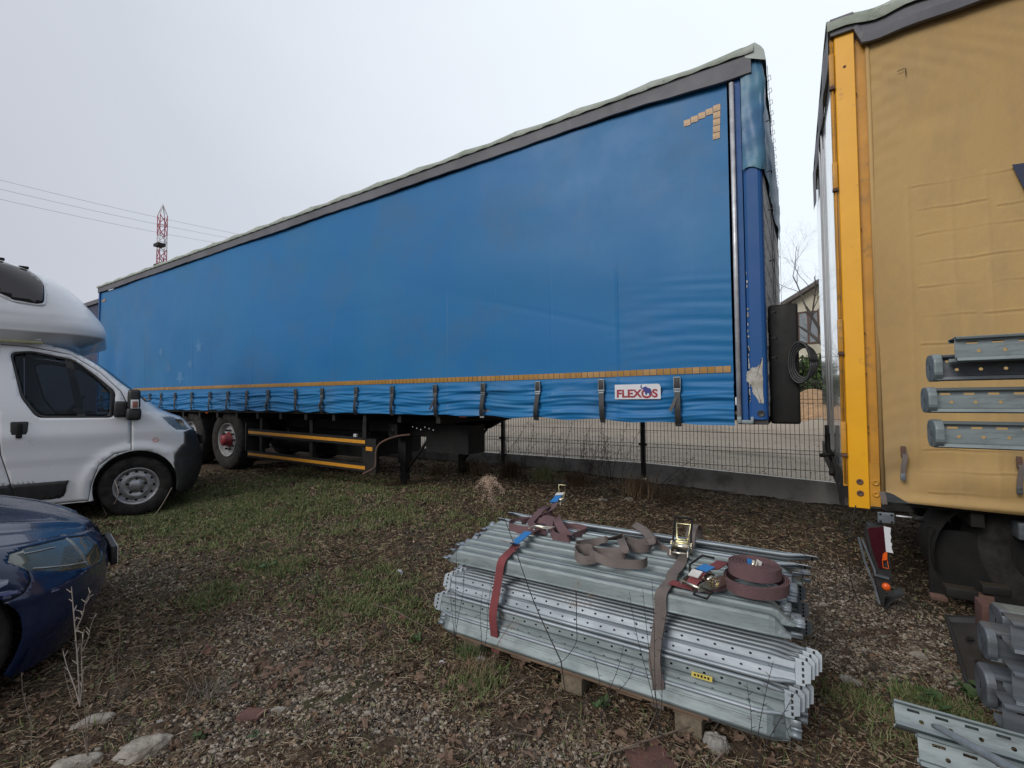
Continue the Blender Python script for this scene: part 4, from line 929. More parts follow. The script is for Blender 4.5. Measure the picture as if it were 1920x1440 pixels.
# ================================================================== SHELL BUILDER for vehicle bodies
def pip(p, poly):
    x, y = p; c = False; n = len(poly); j = n-1
    for i in range(n):
        xi, yi = poly[i]; xj, yj = poly[j]
        if (yi > y) != (yj > y) and x < (xj-xi)*(y-yi)/(yj-yi)+xi: c = not c
        j = i
    return c
def dens(poly, st):
    o = []
    for i in range(len(poly)):
        a, b = Vector(poly[i]), Vector(poly[(i+1) % len(poly)]); n = max(1, int((b-a).length/st))
        for k in range(n): o.append(tuple(a.lerp(b, k/n)))
    return o
def rnd_poly(poly, r, n=4):     # round the corners of a polygon
    o = []; m = len(poly)
    for i in range(m):
        p0, p1, p2 = Vector(poly[i-1]), Vector(poly[i]), Vector(poly[(i+1) % m])
        rr = min(r, (p0-p1).length*.45, (p2-p1).length*.45)
        a = p1+(p0-p1).normalized()*rr; b = p1+(p2-p1).normalized()*rr
        for k in range(n+1):
            t = k/n; o.append(tuple(a*(1-t)**2+p1*2*t*(1-t)+b*t*t))
    return o
def shell(Pf, outline, regions, step=.03):
    pts = []; ed = []
    def loop(poly):
        d_ = dens(poly, step); n0 = len(pts); pts.extend(d_); ed.extend([(n0+i, n0+(i+1) % len(d_)) for i in range(len(d_))])
    loop(outline)
    for nm, poly in regions: loop(poly)
    xs_ = [p[0] for p in outline]; ys_ = [p[1] for p in outline]
    y = min(ys_)+step*.5
    while y < max(ys_):
        x = min(xs_)+step*.5
        while x < max(xs_):
            if pip((x, y), outline): pts.append((x+.0011*math.sin(y*91), y))
            x += step
        y += step
    vo, eo, fo, _, _, _ = delaunay_2d_cdt([Vector(p) for p in pts], ed, [], 0, 1e-5)
    groups = {}
    for f in fo:
        c_ = ((vo[f[0]].x+vo[f[1]].x+vo[f[2]].x)/3, (vo[f[0]].y+vo[f[1]].y+vo[f[2]].y)/3)
        if not pip(c_, outline): continue
        key = 'body'
        for nm, poly in regions:
            if pip(c_, poly): key = nm; break
        groups.setdefault(key, []).append(f)
    res = {}
    for key, fs in groups.items():
        mp_ = {}; vs = []; ff = []
        for f in fs:
            t = []
            for i in f:
                if i not in mp_: mp_[i] = len(vs); vs.append(Pf(vo[i].x, vo[i].y))
                t.append(mp_[i])
            ff.append(tuple(t))
        res[key] = (vs, ff)
    return res
def emit(res, key, name, mat, parent, th=0, push=0, flip=False, ymir=None):
    if key not in res: return None
    vs, ff = res[key]
    me = bpy.data.meshes.new(name)
    vv = [Vector(v) for v in vs]
    if ymir is not None: vv = [Vector((v.x, ymir-v.y, v.z)) for v in vv]; ff = [f[::-1] for f in ff]
    me.from_pydata(vv, [], ff); me.polygons.foreach_set('use_smooth', [True]*len(ff)); me.materials.append(mat); me.update()
    if push:
        for v in me.vertices: v.co = v.co-v.normal*push
        me.update()
    o = link_mesh(name, me, parent)
    if th:
        s_ = o.modifiers.new('thickness', 'SOLIDIFY'); s_.thickness = th; s_.offset = -1
    return o

# ================================================================== CAMPER VAN
TH = R(17)
van = thing('camper_van', (-6.404, 2.208, .0), 'white camper van with overcab bed and black front bumper beside the blue trailer', 'camper van', rz=R(90)-TH)
WV = 2.02
vsf = lerpf([(.18, .50), (.30, .585), (.5, .64), (.68, .635), (.78, .61), (.9, .57), (.97, .535), (1.05, .475), (1.10, .43), (1.15, .31), (1.21, .19), (1.30, .09), (1.39, .01), (1.50, -.12), (1.69, -.31), (1.80, -.45), (1.88, -.60), (1.95, -.85)])
vR = lerpf([(.18, .22), (.6, .26), (1.1, .30), (1.4, .12), (1.97, .08)])
def vy(z): 
    y = .0 if z < 1.15 else .13*((z-1.15)/.8)**1.4
    if z < .5: y += .05*((.5-z)/.3)**2*.4
    return y-.014*math.exp(-((z-.95)/.10)**2)+.008*sstep(.70, .66, z)
def VP(u, z):
    sf, r_ = vsf(z), vR(z); e_ = u-(sf-r_)
    # flare over the front wheel
    fl = -.022*math.exp(-((math.hypot(u, z-.34)-.44)/.05)**2) if u < .5 else 0
    if e_ < 0: s, y = u, vy(z)+fl
    elif e_ < r_*math.pi/2: a = e_/r_; s, y = sf-r_+r_*math.sin(a), vy(z)+r_*(1-math.cos(a))+fl
    else: s, y = sf+.05*min(1, (e_-r_*math.pi/2)/.5), vy(z)+r_+(e_-r_*math.pi/2)
    return (s, y, z)
def vuc(z): r_ = vR(z); return vsf(z)-r_+r_*math.pi/2+(WV/2-r_-vy(z))
zs_ = np.linspace(.20, 1.95, 60)
arch = [(.375*math.cos(a)+.0, .345+.40*math.sin(a)) for a in np.linspace(-.32, math.pi+.32, 30)]
outl = [(-2.6, .215), (-.36, .225)]+[(a, b) for a, b in arch[::-1] if b > .23]+[(.40, .22)]
outl = outl+[(vuc(z), z) for z in zs_ if z > .22]+[(-1.0, 1.955), (-2.6, 1.955)]
win = rnd_poly([(-1.005, 1.795), (-.880, 1.82), (-.565, 1.75), (-.40, 1.60), (-.245, 1.41), (-.25, 1.145), (-.79, 1.165), (-.905, 1.36)], .05)
winR = rnd_poly([(-1.025, 1.815), (-.875, 1.842), (-.55, 1.767), (-.38, 1.61), (-.20, 1.42), (-.21, 1.125), (-.81, 1.14), (-.93, 1.35)], .05)
ws = [(vsf(z)+.0, z) for z in np.linspace(1.30, 1.86, 14)]+[(vuc(z)+.3, z) for z in np.linspace(1.86, 1.30, 10)]
hl = [(.222, 1.118), (.30, 1.122), (.40, 1.12), (.47, 1.05), (.56, .97), (.50, .955), (.36, .965), (.29, 1.03)]
bump = [(.345, .20), (.35, .50), (.345, .675), (.36, .70), (.41, .77), (.445, .80), (.452, .86), (.447, .93), (.53, .945), (2.2, .95), (2.2, .1), (.345, .1)]
mould = rnd_poly([(-2.6, .49), (-.563, .468), (-.60, .315), (-.62, .30), (-2.6, .25)], .01)
gapd = []     # door seam as a thin closed strip
seam = [(-1.10, 1.91), (-1.095, 1.386), (-1.052, .787), (-.96, .40), (-.912, .235)]
seam2 = [(-.912, .24), (-.40, .235), (-.385, .40), (-.33, .60), (-.20, .72), (-.057, .755), (-.062, 1.08), (-.075, 1.22), (-.155, 1.42), (-.33, 1.63), (-.575, 1.82), (-.90, 1.885), (-1.09, 1.89)]
def strip(pl, w_):
    P = [Vector(p) for p in pl]; a_, b_ = [], []
    for i, p_ in enumerate(P):
        t = (P[min(i+1, len(P)-1)]-P[max(i-1, 0)]).normalized(); n_ = Vector((-t.y, t.x))*w_/2; a_.append(tuple(p_+n_)); b_.append(tuple(p_-n_))
    return a_+b_[::-1]
regs = [('window', win), ('rubber', winR), ('seam', strip(seam, .009)), ('seam', strip(seam2, .009)), ('windscreen', ws), ('headlight', hl), ('bumper', bump), ('moulding', mould)]
res = shell(VP, outl, regs, .035)
emit(res, 'body', 'body', m_white, van, .02); emit(res, 'seam', 'door_seam', m_blackpl, van, 0, .008)
wo = emit(res, 'rubber', 'window_seal', m_blackpl, van, .012, .002); emit(res, 'window', 'side_window', m_glass, van, .004, .008)
emit(res, 'windscreen', 'windscreen', m_glass, van, .005, .004); emit(res, 'headlight', 'headlight', m_lensc, van, .01, .004)
emit(res, 'bumper', 'bumper', m_blackpl, van, .03, -.012); emit(res, 'moulding', 'side_moulding', m_blackpl, van, .02, -.014)
emit(res, 'body', 'body', m_white, van, .02, ymir=WV); emit(res, 'rubber', 'window_seal', m_blackpl, van, .012, .002, ymir=WV); emit(res, 'window', 'side_window', m_glass, van, .004, .008, ymir=WV)
emit(res, 'windscreen', 'windscreen', m_glass, van, .005, .004, ymir=WV); emit(res, 'headlight', 'headlight', m_lensc, van, .01, .004, ymir=WV); emit(res, 'bumper', 'bumper', m_blackpl, van, .03, -.012, ymir=WV)
def V_(a, b): return MB()
pc = MB(); pc.add([VP(-.625, 1.78), VP(-.565, 1.765), VP(-.435, 1.12), VP(-.50, 1.12)], [(0, 1, 2, 3)])
for i, v in enumerate(pc.v): pc.v[i] = (v[0], v[1]+.002, v[2])
pc.build('window_divider', m_blackpl, van, w=False)
# headlight inner lamp, grille
m_ = MB(); m_.disc_lathe([(0, .0), (.05, .01), (.062, -.02)], (.38, .10, 1.03), 'Y', 16); m_.build('lamp_reflector', m_chrome, van, w=False)
m_ = MB(); m_.disc_lathe([(0, .0), (.02, .01), (.026, -.01)], (.16, -.008, .86), 'Y', 12); m_.build('side_repeater', m_orange, van, w=False)
m_ = MB(); m_.cbox((.68, WV/2, .80), (.03, .9, .12), .01); m_.build('grille', m_black, van, w=False)
# door handle
m_ = MB(); m_.cbox((-.93, vy(1.0)+.008, 1.01), (.125, .02, .195), .012); hdl = m_.build('handle_recess', m_blackpl, van, w=False)
m_ = MB(); m_.cbox((-.93, vy(1.0)-.010, 1.015), (.045, .03, .15), .012); m_.build('door_handle', m_black, hdl, w=False)
# mirror
m_ = MB(); m_.cbox((-.045, -.14, 1.33), (.11, .18, .22), .035); m_.cbox((-.045, -.14, 1.165), (.13, .18, .14), .035); m_.cbox((-.15, -.03, 1.22), (.13, .09, .18), .03); mir = m_.build('wing_mirror', m_blackpl, van, w=False)
m_ = MB(); m_.cbox((-.04, -.236, 1.275), (.07, .016, .10), .006); mi_ = m_.build('mirror_repeater', m_signw, mir, w=False)
m_ = MB(); m_.cbox((-.037, -.245, 1.272), (.045, .008, .07), .004); m_.build('repeater_lens', M('dull_amber_lens', (.32, .13, .09), .3, scale=20), mir, w=False)
# wheel
def small_wheel(root, c_, rad, rimr, wd_, steel=True, nholes=12):
    t_ = MB(); t_.disc_lathe(tyre_prof(rad, wd_, rimr), c_, 'Y', 48)
    for r_ in (-.05, 0, .05): t_.disc_lathe([(rad+.002, r_-.006), (rad-.006, r_-.004), (rad-.006, r_+.004), (rad+.002, r_+.006)], c_, 'Y', 48)
    to = t_.build('tyre', m_rubber, root, w=False)
    r_ = MB(); r_.disc_lathe([(rimr+.006, -wd_*.40), (rimr-.006, -wd_*.42), (rimr-.018, -wd_*.34), (rimr-.03, -wd_*.22), (rimr*.80, -wd_*.20), (rimr*.66, -wd_*.30), (rimr*.56, -wd_*.33), (rimr*.44, -wd_*.28), (rimr*.34, -wd_*.24), (rimr*.30, -wd_*.33), (rimr*.12, -wd_*.36), (0, -wd_*.36)], c_, 'Y', 40)
    ro = r_.build('rim', M('silver_wheel_paint', (.42, .42, .43), .35, .6, scale=10, dirt=((.12, .1, .08), .5, .7, 12)), to, w=False)
    if c_[1] < .3 and c_[0] > -1:
        me = MB().disc_lathe([(0, -.001), (rimr*.075, -.001), (rimr*.08, .004)], (0, 0, 0), 'Y', 10).mesh('rim_hole', m_black)
        for i in range(nholes):
            a = 2*math.pi*i/nholes; link_mesh('rim_hole', me, to, (c_[0]+rimr*.755*math.cos(a), c_[1]-wd_*.245, c_[2]+rimr*.755*math.sin(a)))
        me = MB().disc_lathe([(0, -.004), (rimr*.07, -.004), (rimr*.075, .006)], (0, 0, 0), 'Y', 8).mesh('wheel_bolt', m_black)
        for i in range(5):
            a = 2*math.pi*i/5+.3; link_mesh('wheel_bolt', me, to, (c_[0]+rimr*.42*math.cos(a), c_[1]-wd_*.30, c_[2]+rimr*.42*math.sin(a)))
    return to
small_wheel(van, (0, .135, .335), .335, .205, .225)
small_wheel(van, (0, WV-.135, .335), .335, .205, .225); small_wheel(van, (-3.6, .135, .335), .335, .205, .225); small_wheel(van, (-3.6, WV-.135, .335), .335, .205, .225)
m_ = MB(); m_.grid([[(.40*math.cos(a), yy, .345+.40*math.sin(a)) for yy in (.02, .5)] for a in np.linspace(-.5, math.pi+.5, 24)]); m_.box((-.5, .45, .25), (.5, .5, .9)); m_.build('wheel_arch_liner', m_blackpl, van, w=False)
# interior
m_ = MB(); m_.box((-2.6, .32, .30), (.1, WV-.32, .34)); m_.box((-.45, .12, .95), (.12, WV-.12, 1.16)); m_.box((-1.9, .1, .3), (-1.85, WV-.1, 1.9)); m_.build('cabin_floor_and_dashboard', m_int, van, w=False)
m_ = MB(); m_.box((-1.9, WV-.09, .3), (-.1, WV-.07, 1.15)); m_.box((-1.9, .15, 1.88), (-.7, WV-.15, 1.90)); m_.box((-1.9, WV-.30, 1.15), (-1.15, WV-.27, 1.9)); m_.build('cabin_trim', m_int, van, w=False)
for yy in (.5, 1.5):
    m_ = MB(); m_.cbox((-1.1, yy, .80), (.5, .48, .16), .04); m_.cbox((-1.33, yy, 1.2), (.14, .46, .75), .05); m_.cbox((-1.34, yy, 1.65), (.10, .26, .2), .04); m_.build('seat', m_int, van, w=False)
m_ = MB(); cc = Vector((-.62, 1.5, 1.22)); m_.tube([cc+Vector((.12*math.sin(a), .19*math.cos(a), .17*math.sin(a))) for a in np.linspace(0, 2*math.pi, 24)], .014, 6); m_.build('steering_wheel', m_blackpl, van, w=False)
m_ = MB(); m_.box((-.36, .35, 1.16), (-.12, .75, 1.18)); m_.build('papers_on_dashboard', m_signw, van, w=False)
m_ = MB(); m_.box((-2.6, .05, 1.95), (-.80, WV-.05, 1.97)); m_.build('cab_roof', m_white, van, w=False)
m_ = MB(); m_.box((-2.6, .32, .20), (.2, WV-.32, .24)); m_.build('floor_pan', m_black, van, w=False)
# overcab body
asf = lerpf([(2.00, -.32), (2.06, -.29), (2.12, -.295), (2.22, -.34), (2.32, -.41), (2.45, -.51), (2.56, -.61), (2.66, -.74), (2.73, -.87), (2.78, -1.05), (2.80, -1.3), (2.81, -1.7)])
aR = lerpf([(2.0, .40), (2.5, .45), (2.87, .5)])
def ay(z): return -.055+.10*sstep(2.5, 2.87, z)**2+.02*(1-sstep(2.02, 2.12, z))
def AP(u, z):
    sf, r_ = asf(z), aR(z); e_ = u-(sf-r_)
    if e_ < 0: s, y = u, ay(z)
    elif e_ < r_*math.pi/2: a = e_/r_; s, y = sf-r_+r_*math.sin(a), ay(z)+r_*(1-math.cos(a))
    else: s, y = sf, ay(z)+r_+(e_-r_*math.pi/2)
    # raised styling crease behind the window
    y -= .014*math.exp(-((z-2.26-.04*math.sin(u*2))/.02)**2)*(sstep(-.5, -.8, u))
    return (s, y, z)
def auc(z): r_ = aR(z); return asf(z)-r_+r_*math.pi/2+(WV/2-r_-ay(z))
zz_ = np.linspace(2.02, 2.81, 40)
outl = [(-2.9, 2.02)]+[(auc(z), z) for z in zz_]+[(-2.9, 2.81)]
aw = rnd_poly([(-1.9, 2.745), (-1.12, 2.725), (-.86, 2.655), (-.785, 2.56), (-.785, 2.315), (-.98, 2.33), (-1.12, 2.41), (-1.9, 2.42)], .05)
awf = rnd_poly([(-1.95, 2.765), (-1.11, 2.745), (-.845, 2.675), (-.762, 2.57), (-.762, 2.29), (-.98, 2.305), (-1.14, 2.385), (-1.95, 2.39)], .05)
res = shell(AP, outl, [('window', aw), ('frame', awf)], .04)
for ym in (None, WV):
    ob_ = emit(res, 'body', 'overcab_body', m_gel, van, .02, ymir=ym); ob2 = emit(res, 'frame', 'overcab_window_frame', m_gel, van, .02, -.006, ymir=ym); emit(res, 'window', 'overcab_window', m_acryl, van, .01, -.012, ymir=ym)
for s_ in (-1.07, -.885):
    m_ = MB(); q = AP(s_, 2.745 if s_ < -1 else 2.69); m_.cbox((q[0]-.02, q[1]-.016, q[2]+.015), (.075, .025, .03), .008); m_.build('window_hinge', m_black, van, w=False)
# soffit under the overcab
P = []
for k_ in range(40):
    t = k_/39; u = -2.9+(auc(2.02)+2.9)*t; a = AP(u, 2.02)
    ins = Vector((a[0], a[1], 0)); tgt = Vector((min(a[0]-.16*sstep(-1.2, -.6, a[0]), -.56), a[1]+.12+.2*sstep(-.9, -.5, a[0]), 0))
    P.append([(a[0], a[1], 2.02), (ins.x*.5+tgt.x*.5, ins.y*.5+tgt.y*.5, 1.955), (tgt.x, tgt.y, 1.905), (tgt.x-.1, WV/2, 1.91)])
MB().grid(P).build('overcab_underside', m_gel, van, w=False)
MB().grid([[(x, WV-y, z) for x, y, z in r_] for r_ in P]).build('overcab_underside', m_gel, van, w=False)
m_ = MB(); m_.cbox((-1.38, .045, 1.925), (1.2, .03, .03), .008); m_.build('sealant_strip', M('yellowed_sealant', (.45, .43, .25), .7, scale=10), van, w=False)
m_ = MB(); m_.box((-2.9, .12, 2.80), (-1.6, WV-.12, 2.82)); m_.box((-2.95, -.05, .35), (-7.0, WV+.05, 2.82)); m_.build('living_body', m_gel, van, w=False)
# dry stalks hanging over the tyre are built with the weeds

# ================================================================== DARK BLUE CAR
TC = R(12)
car = thing('blue_car', (-3.66, 1.12, -.03), 'dark blue car with smoked headlight and scraped wing, front end only in frame', 'car', rz=R(90)-TC)
WC = 1.72
csf = lerpf([(.10, -.10), (.2, -.05), (.30, -.01), (.40, .0), (.48, -.01), (.54, -.04), (.60, -.10), (.66, -.18), (.72, -.30)])
AS_, LQ = .36, .98
zsh = lerpf([(-2.5, .86), (-1.2, .83), (-.75, .765), (-.45, .705), (-.1, .665), (.1, .64), (.25, .61), (.6, .56), (2.5, .545)])    # shoulder line along u
def cy0(z): return .05*((z-.5)/.3)**2*(z > .5)+.04*(1-sstep(.1, .35, z))-WC/2
def CP(u, v):    # v in [0,1] between sill and shoulder
    z = .12+(zsh(u)-.12)*v; sf = csf(z); e_ = u-(sf-AS_); y0 = cy0(z); b_ = -y0
    if e_ < 0: s, y = u, y0
    else: a = min(e_/LQ, 1)*math.pi/2; s, y = sf-AS_+AS_*math.sin(a), y0+b_*(1-math.cos(a))
    y -= .008*math.exp(-((z-.46)/.025)**2)*(e_ < .5)
    return (s, y, z)
def cuc(z): return csf(z)-AS_+LQ
archc = [(-.68+.35*math.cos(a), (.30+.33*math.sin(a)-.12)/(zsh(-.68)-.12)) for a in np.linspace(-.5, math.pi+.5, 26)]
outl = [(-2.4, 0), (-1.05, 0)]+[(a, b) for a, b in archc[::-1] if b > .01]+[(-.33, 0)]+[(cuc(.12+.42*v), v) for v in np.linspace(0, 1, 20)]+[(.2, 1), (-.3, 1), (-2.4, 1)]
def cv(u, z): return (z-.12)/(zsh(u)-.12)
hlc = [(-.33, cv(-.33, .625)), (-.29, cv(-.29, .655)), (-.18, .968), (-.02, .975), (.14, .975), (.27, .965), (.32, cv(.32, .50)), (.24, cv(.24, .462)), (.08, cv(.08, .49)), (-.1, cv(-.1, .53)), (-.26, cv(-.26, .575))]
seamc = strip([(-.265, cv(-.265, .58)), (-.28, cv(-.28, .53)), (-.33, cv(-.33, .49)), (-.42, cv(-.42, .465)), (-.55, cv(-.55, .452))], .010)
hls = strip([(.09, .97), (.105, cv(.105, .49))], .012)
grl = [(.50, cv(.5, .47)), (.50, .99), (2.0, .99), (2.0, cv(2, .47))]
lowg = [(.62, cv(1, .15)), (.62, cv(1, .28)), (2.0, cv(2, .28)), (2.0, cv(2, .15))]
res = shell(CP, outl, [('lensrim', hls), ('headlight', hlc), ('seam', seamc), ('grille', grl), ('lower_grille', lowg)], .022)
# scraped patch as a region of its own would need its own outline: use flakes on the wing below
for ym in (None, 0):
    emit(res, 'body', 'body', m_carblue, car, .012, ymir=ym); emit(res, 'seam', 'panel_gap', m_black, car, 0, .008, ymir=ym)
    emit(res, 'headlight', 'headlight', m_lens, car, .006, .002, ymir=ym); emit(res, 'lensrim', 'lens_divider', m_lensc, car, .006, .0, ymir=ym)
    emit(res, 'grille', 'grille', m_blackpl, car, 0, .02, ymir=ym); emit(res, 'lower_grille', 'lower_grille', m_blackpl, car, 0, .02, ymir=ym)
m_ = MB()
for k_ in range(14):
    a = [Vector(CP(u, cv(u, .515+.0072*k_-.16*(u+.0))))+Vector((.002, -.003, 0)) for u in np.linspace(-.12+.010*k_, .08, 12)]
    m_.tube(a, .0013, 4)
m_.build('lens_ribs', m_chrome, car, w=False)
m_ = MB(); m_.tube([Vector(CP(u, cv(u, .580-.20*(u+.24))))-Vector((0, .004, 0)) for u in np.linspace(-.23, .10, 16)], .003, 5); m_.tube([Vector(CP(u, .93))-Vector((0, .004, 0)) for u in np.linspace(-.22, -.04, 14)], .0025, 5); m_.build('lens_edge_highlight', m_alu, car, w=False)
# bonnet from the shoulder rim to the centre line
P = []
for i in range(90):
    u = -2.4+(cuc(.545)+2.4)*i/89; a = Vector(CP(u, 1.0)); row = []
    for j in range(22):
        k_ = j/21; cz = zsh(u)+.06*sstep(-.0, -.8, a.x)
        z = a.z+(cz+.035-a.z)*(1-(1-k_)**2.2)
        crease = .012*math.exp(-((k_-.34)/.05)**2)-.010*math.exp(-((k_-.26)/.04)**2)
        row.append((a.x*(1-.0*k_)+(-.02*k_), a.y*(1-k_), z+crease*(a.y < -.3)))
    P.append(row)
MB().grid(P).build('bonnet', m_carblue, car, w=False)
MB().grid([[(x, -y, z) for x, y, z in r_] for r_ in P]).build('bonnet', m_carblue, car, w=False)
# number plate holder
m_ = MB(); m_.cbox((.012, 0, .415), (.03, .42, .11), .006); m_.build('number_plate_holder', m_blackpl, car, w=False)
m_ = MB(); m_.cbox((.029, 0, .415), (.004, .40, .095), .001); m_.build('number_plate', m_signw, car, w=False)
# wipe of scraped paint on the wing
m_ = MB()
def fl2(cu_, cz_, ru, rz_, n_=16):
    pts = []
    for i in range(n_):
        a = 2*math.pi*i/n_; q_ = rnd.uniform(.65, 1.1); u = cu_+ru*q_*math.cos(a); z = cz_+rz_*q_*math.sin(a); p_ = Vector(CP(u, cv(u, z))); pts.append(p_+Vector((0, -.0022, 0)))
    c0 = Vector(CP(cu_, cv(cu_, cz_)))+Vector((0, -.0022, 0)); m_.add([c0]+pts, [(0, 1+i, 1+(i+1) % n_) for i in range(n_)])
for a in ((-.46, .55, .09, .03), (-.40, .505, .05, .010), (-.16, .46, .03, .004), (.36, .455, .03, .007)): m_ = MB(); fl2(*a); m_.build('scraped_paint', m_carbare, car, w=False)
# wheel, liner, cabin (out of frame but real)
for xx in (-.68, -3.3):
    small_wheel(car, (xx, -WC/2+.12, .30), .30, .19, .19); small_wheel(car, (xx, WC/2-.12, .30), .30, .19, .19)
m_ = MB(); m_.grid([[(-.68+.36*math.cos(a), yy, .30+.34*math.sin(a)) for yy in (-WC/2+.03, -WC/2+.4)] for a in np.linspace(-.6, math.pi+.6, 24)]); m_.build('wheel_arch_liner', m_black, car, w=False)
m_ = MB(); m_.box((-4.0, -WC/2+.08, .16), (-.6, WC/2-.08, .19)); m_.build('floor_pan', m_black, car, w=False)
m_ = MB(); m_.prism([(-1.3, .85), (-1.95, 1.35), (-3.3, 1.36), (-3.9, .95)], 'Y', -.70, .70); m_.build('cabin', m_glass, car, w=False)
m_ = MB(); m_.cbox((-2.6, 0, 1.37), (1.4, 1.25, .05), .02); m_.cbox((-3.15, 0, .60), (1.9, WC-.02, .66), .1); m_.build('rear_body', m_carblue, car, w=False)

# ================================================================== STACK OF GALVANISED BEAMS ON A PALLET
XL, XRt = -1.60, -.02
Lb = XRt-XL
pal = thing('wooden_pallet', (-.8, 2.3, -.03), 'weathered wooden pallet under the strapped stack of galvanised beams', 'pallet')
mb = MB(); mb.cbox((0, 0, 0), (.10, .10, .085), .004); blk = mb.mesh('block', m_woodb)
mb = MB(); mb.cbox((0, 0, 0), (1.20, .11, .020), .003); brd = mb.mesh('board', m_wood)
mb = MB(); mb.cbox((0, 0, 0), (.11, .80, .020), .003); brd2 = mb.mesh('cross_board', m_wood)
for x in (-1.42, -.87, -.38):
    for y in (1.945, 2.32, 2.66):
        o = link_mesh('block', blk, pal, Vector((x, y, .030))-wloc(pal)); o.rotation_euler.z = rnd.uniform(-.06, .06)
for y in (1.925, 2.12, 2.30, 2.48, 2.66): link_mesh('board', brd, pal, Vector((-.90, y, .094))-wloc(pal))
for x in (-1.42, -1.13, -.87, -.61, -.38): link_mesh('cross_board', brd2, pal, Vector((x, 2.29, .072))-wloc(pal))
def ridge_mesh(h=.050, wv=.0505, name='channel', L_=Lb, wide=False, mat=m_galv):
    """hat-section beam lying crest up, crimped at both ends"""
    prof = [(-.5, .0), (-.44, .0), (-.40, .06), (-.27, .80), (-.20, .97), (-.12, 1.0), (.12, 1.0), (.20, .97), (.27, .80), (.40, .06), (.44, 0), (.5, 0)]
    if wide: prof = [(-.5, 0), (-.47, .05), (-.43, .80), (-.38, .97), (-.34, 1.0), (-.04, 1.0), (-.03, .93), (.03, .93), (.04, 1.0), (.34, 1.0), (.38, .97), (.43, .80), (.47, .05), (.5, 0)]
    xs_ = [0, .012, .03, .05, .07, .10, .13]+list(np.linspace(.2, L_-.2, 12))+[L_-.13, L_-.10, L_-.07, L_-.05, L_-.03, L_-.012, L_]
    P = []
    for i, x in enumerate(xs_):
        e_ = min(x, L_-x); f = sstep(.0, .065, e_); hh = .12+.88*float(f); ww = 1-.25*(1-float(f))
        P.append([(x, a*wv*ww, b*h*hh*(1-.12*math.sin(x*9)*0)) for a, b in prof])
    m_ = MB(); m_.grid(P, False); return m_.mesh(name, mat)
def hook_mesh():
    m_ = MB(); pts = [(-.034, 0), (-.022, .006), (-.013, -.002), (-.009, -.009), (-.004, -.012), (.002, -.010), (.005, -.004), (.009, .004), (.018, .002), (.030, .006)]
    P = [[(x, a, b) for a, b in pts] for x in (-.012, .022)]; m_.grid(P); 
    P = [[(x, .004*math.cos(t)-.002, .004*math.sin(t)-.004) for t in np.linspace(0, 6.28, 9)] for x in (-.01, .024)]; m_.grid(P)
    me = m_.mesh('end_hook', m_galvb); return me
rm, hm = ridge_mesh(), hook_mesh()
Ls = Lb-.13
rms = ridge_mesh(L_=Ls, mat=m_galv2)  # inner darkness of the stack is put into the fillers' darker steel
rm2 = ridge_mesh(.055, .115, 'channel', wide=True)
rm3 = ridge_mesh(.062, .062, 'channel')
def add_solid(o, t=.0022):
    s_ = o.modifiers.new('thickness', 'SOLIDIFY'); s_.thickness = t; s_.offset = -1
ordn = ['first', 'second', 'third', 'fourth', 'fifth', 'sixth', 'seventh', 'eighth', 'ninth', 'tenth', 'eleventh']
GB = 'galvanised steel beams strapped in a stack on the pallet'
def ridge(y, z, dx, label, me=rm, tilt=0, h=.058):
    t = thing('steel_beam', (XL+dx, y, z), label, 'steel beam', GB); t.rotation_euler.x = tilt
    o = link_mesh('channel', me, t); add_solid(o)
    for xe, fl_ in ((-.012, 1), ((Lb if me is not rms else Ls)+.012, -1)):
        q = link_mesh('end_hook', hm, t, (xe, 0, .012)); q.rotation_euler.x = rnd.uniform(-.4, .4); add_solid(q, .0025)
    return t
ntop = 11
for i in range(ntop):
    y = 1.955+.0505*i; z = .442+.0045*i-.012*math.exp(-((i-4)/1.5)**2)+(.0, .007, -.004, .005, -.005, .003, .007, -.004, .002, .006, -.003)[i]-(.012 if i == 0 else 0)
    if i == 0: lab = 'wide galvanised beam lying at the front edge on top of the strapped stack'
    else: lab = f'{ordn[i]} smooth galvanised beam from the front in the top layer of the strapped stack'
    ridge(y, z, rnd.uniform(-.012, .015)-(.035 if 2 < i < 10 else 0), lab, tilt=rnd.uniform(-.06, .06), me=rm3 if i == 0 else rm)
# lower filler layers: only their crimped ends show on the right and left
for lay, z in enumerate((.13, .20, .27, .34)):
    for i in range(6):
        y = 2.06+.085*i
        ridge(y, z, rnd.uniform(-.03, .03), f'{ordn[i]} galvanised beam from the front in the {["lowest", "second lowest", "third lowest", "fourth lowest"][lay]} inner layer of the strapped stack', me=rms)
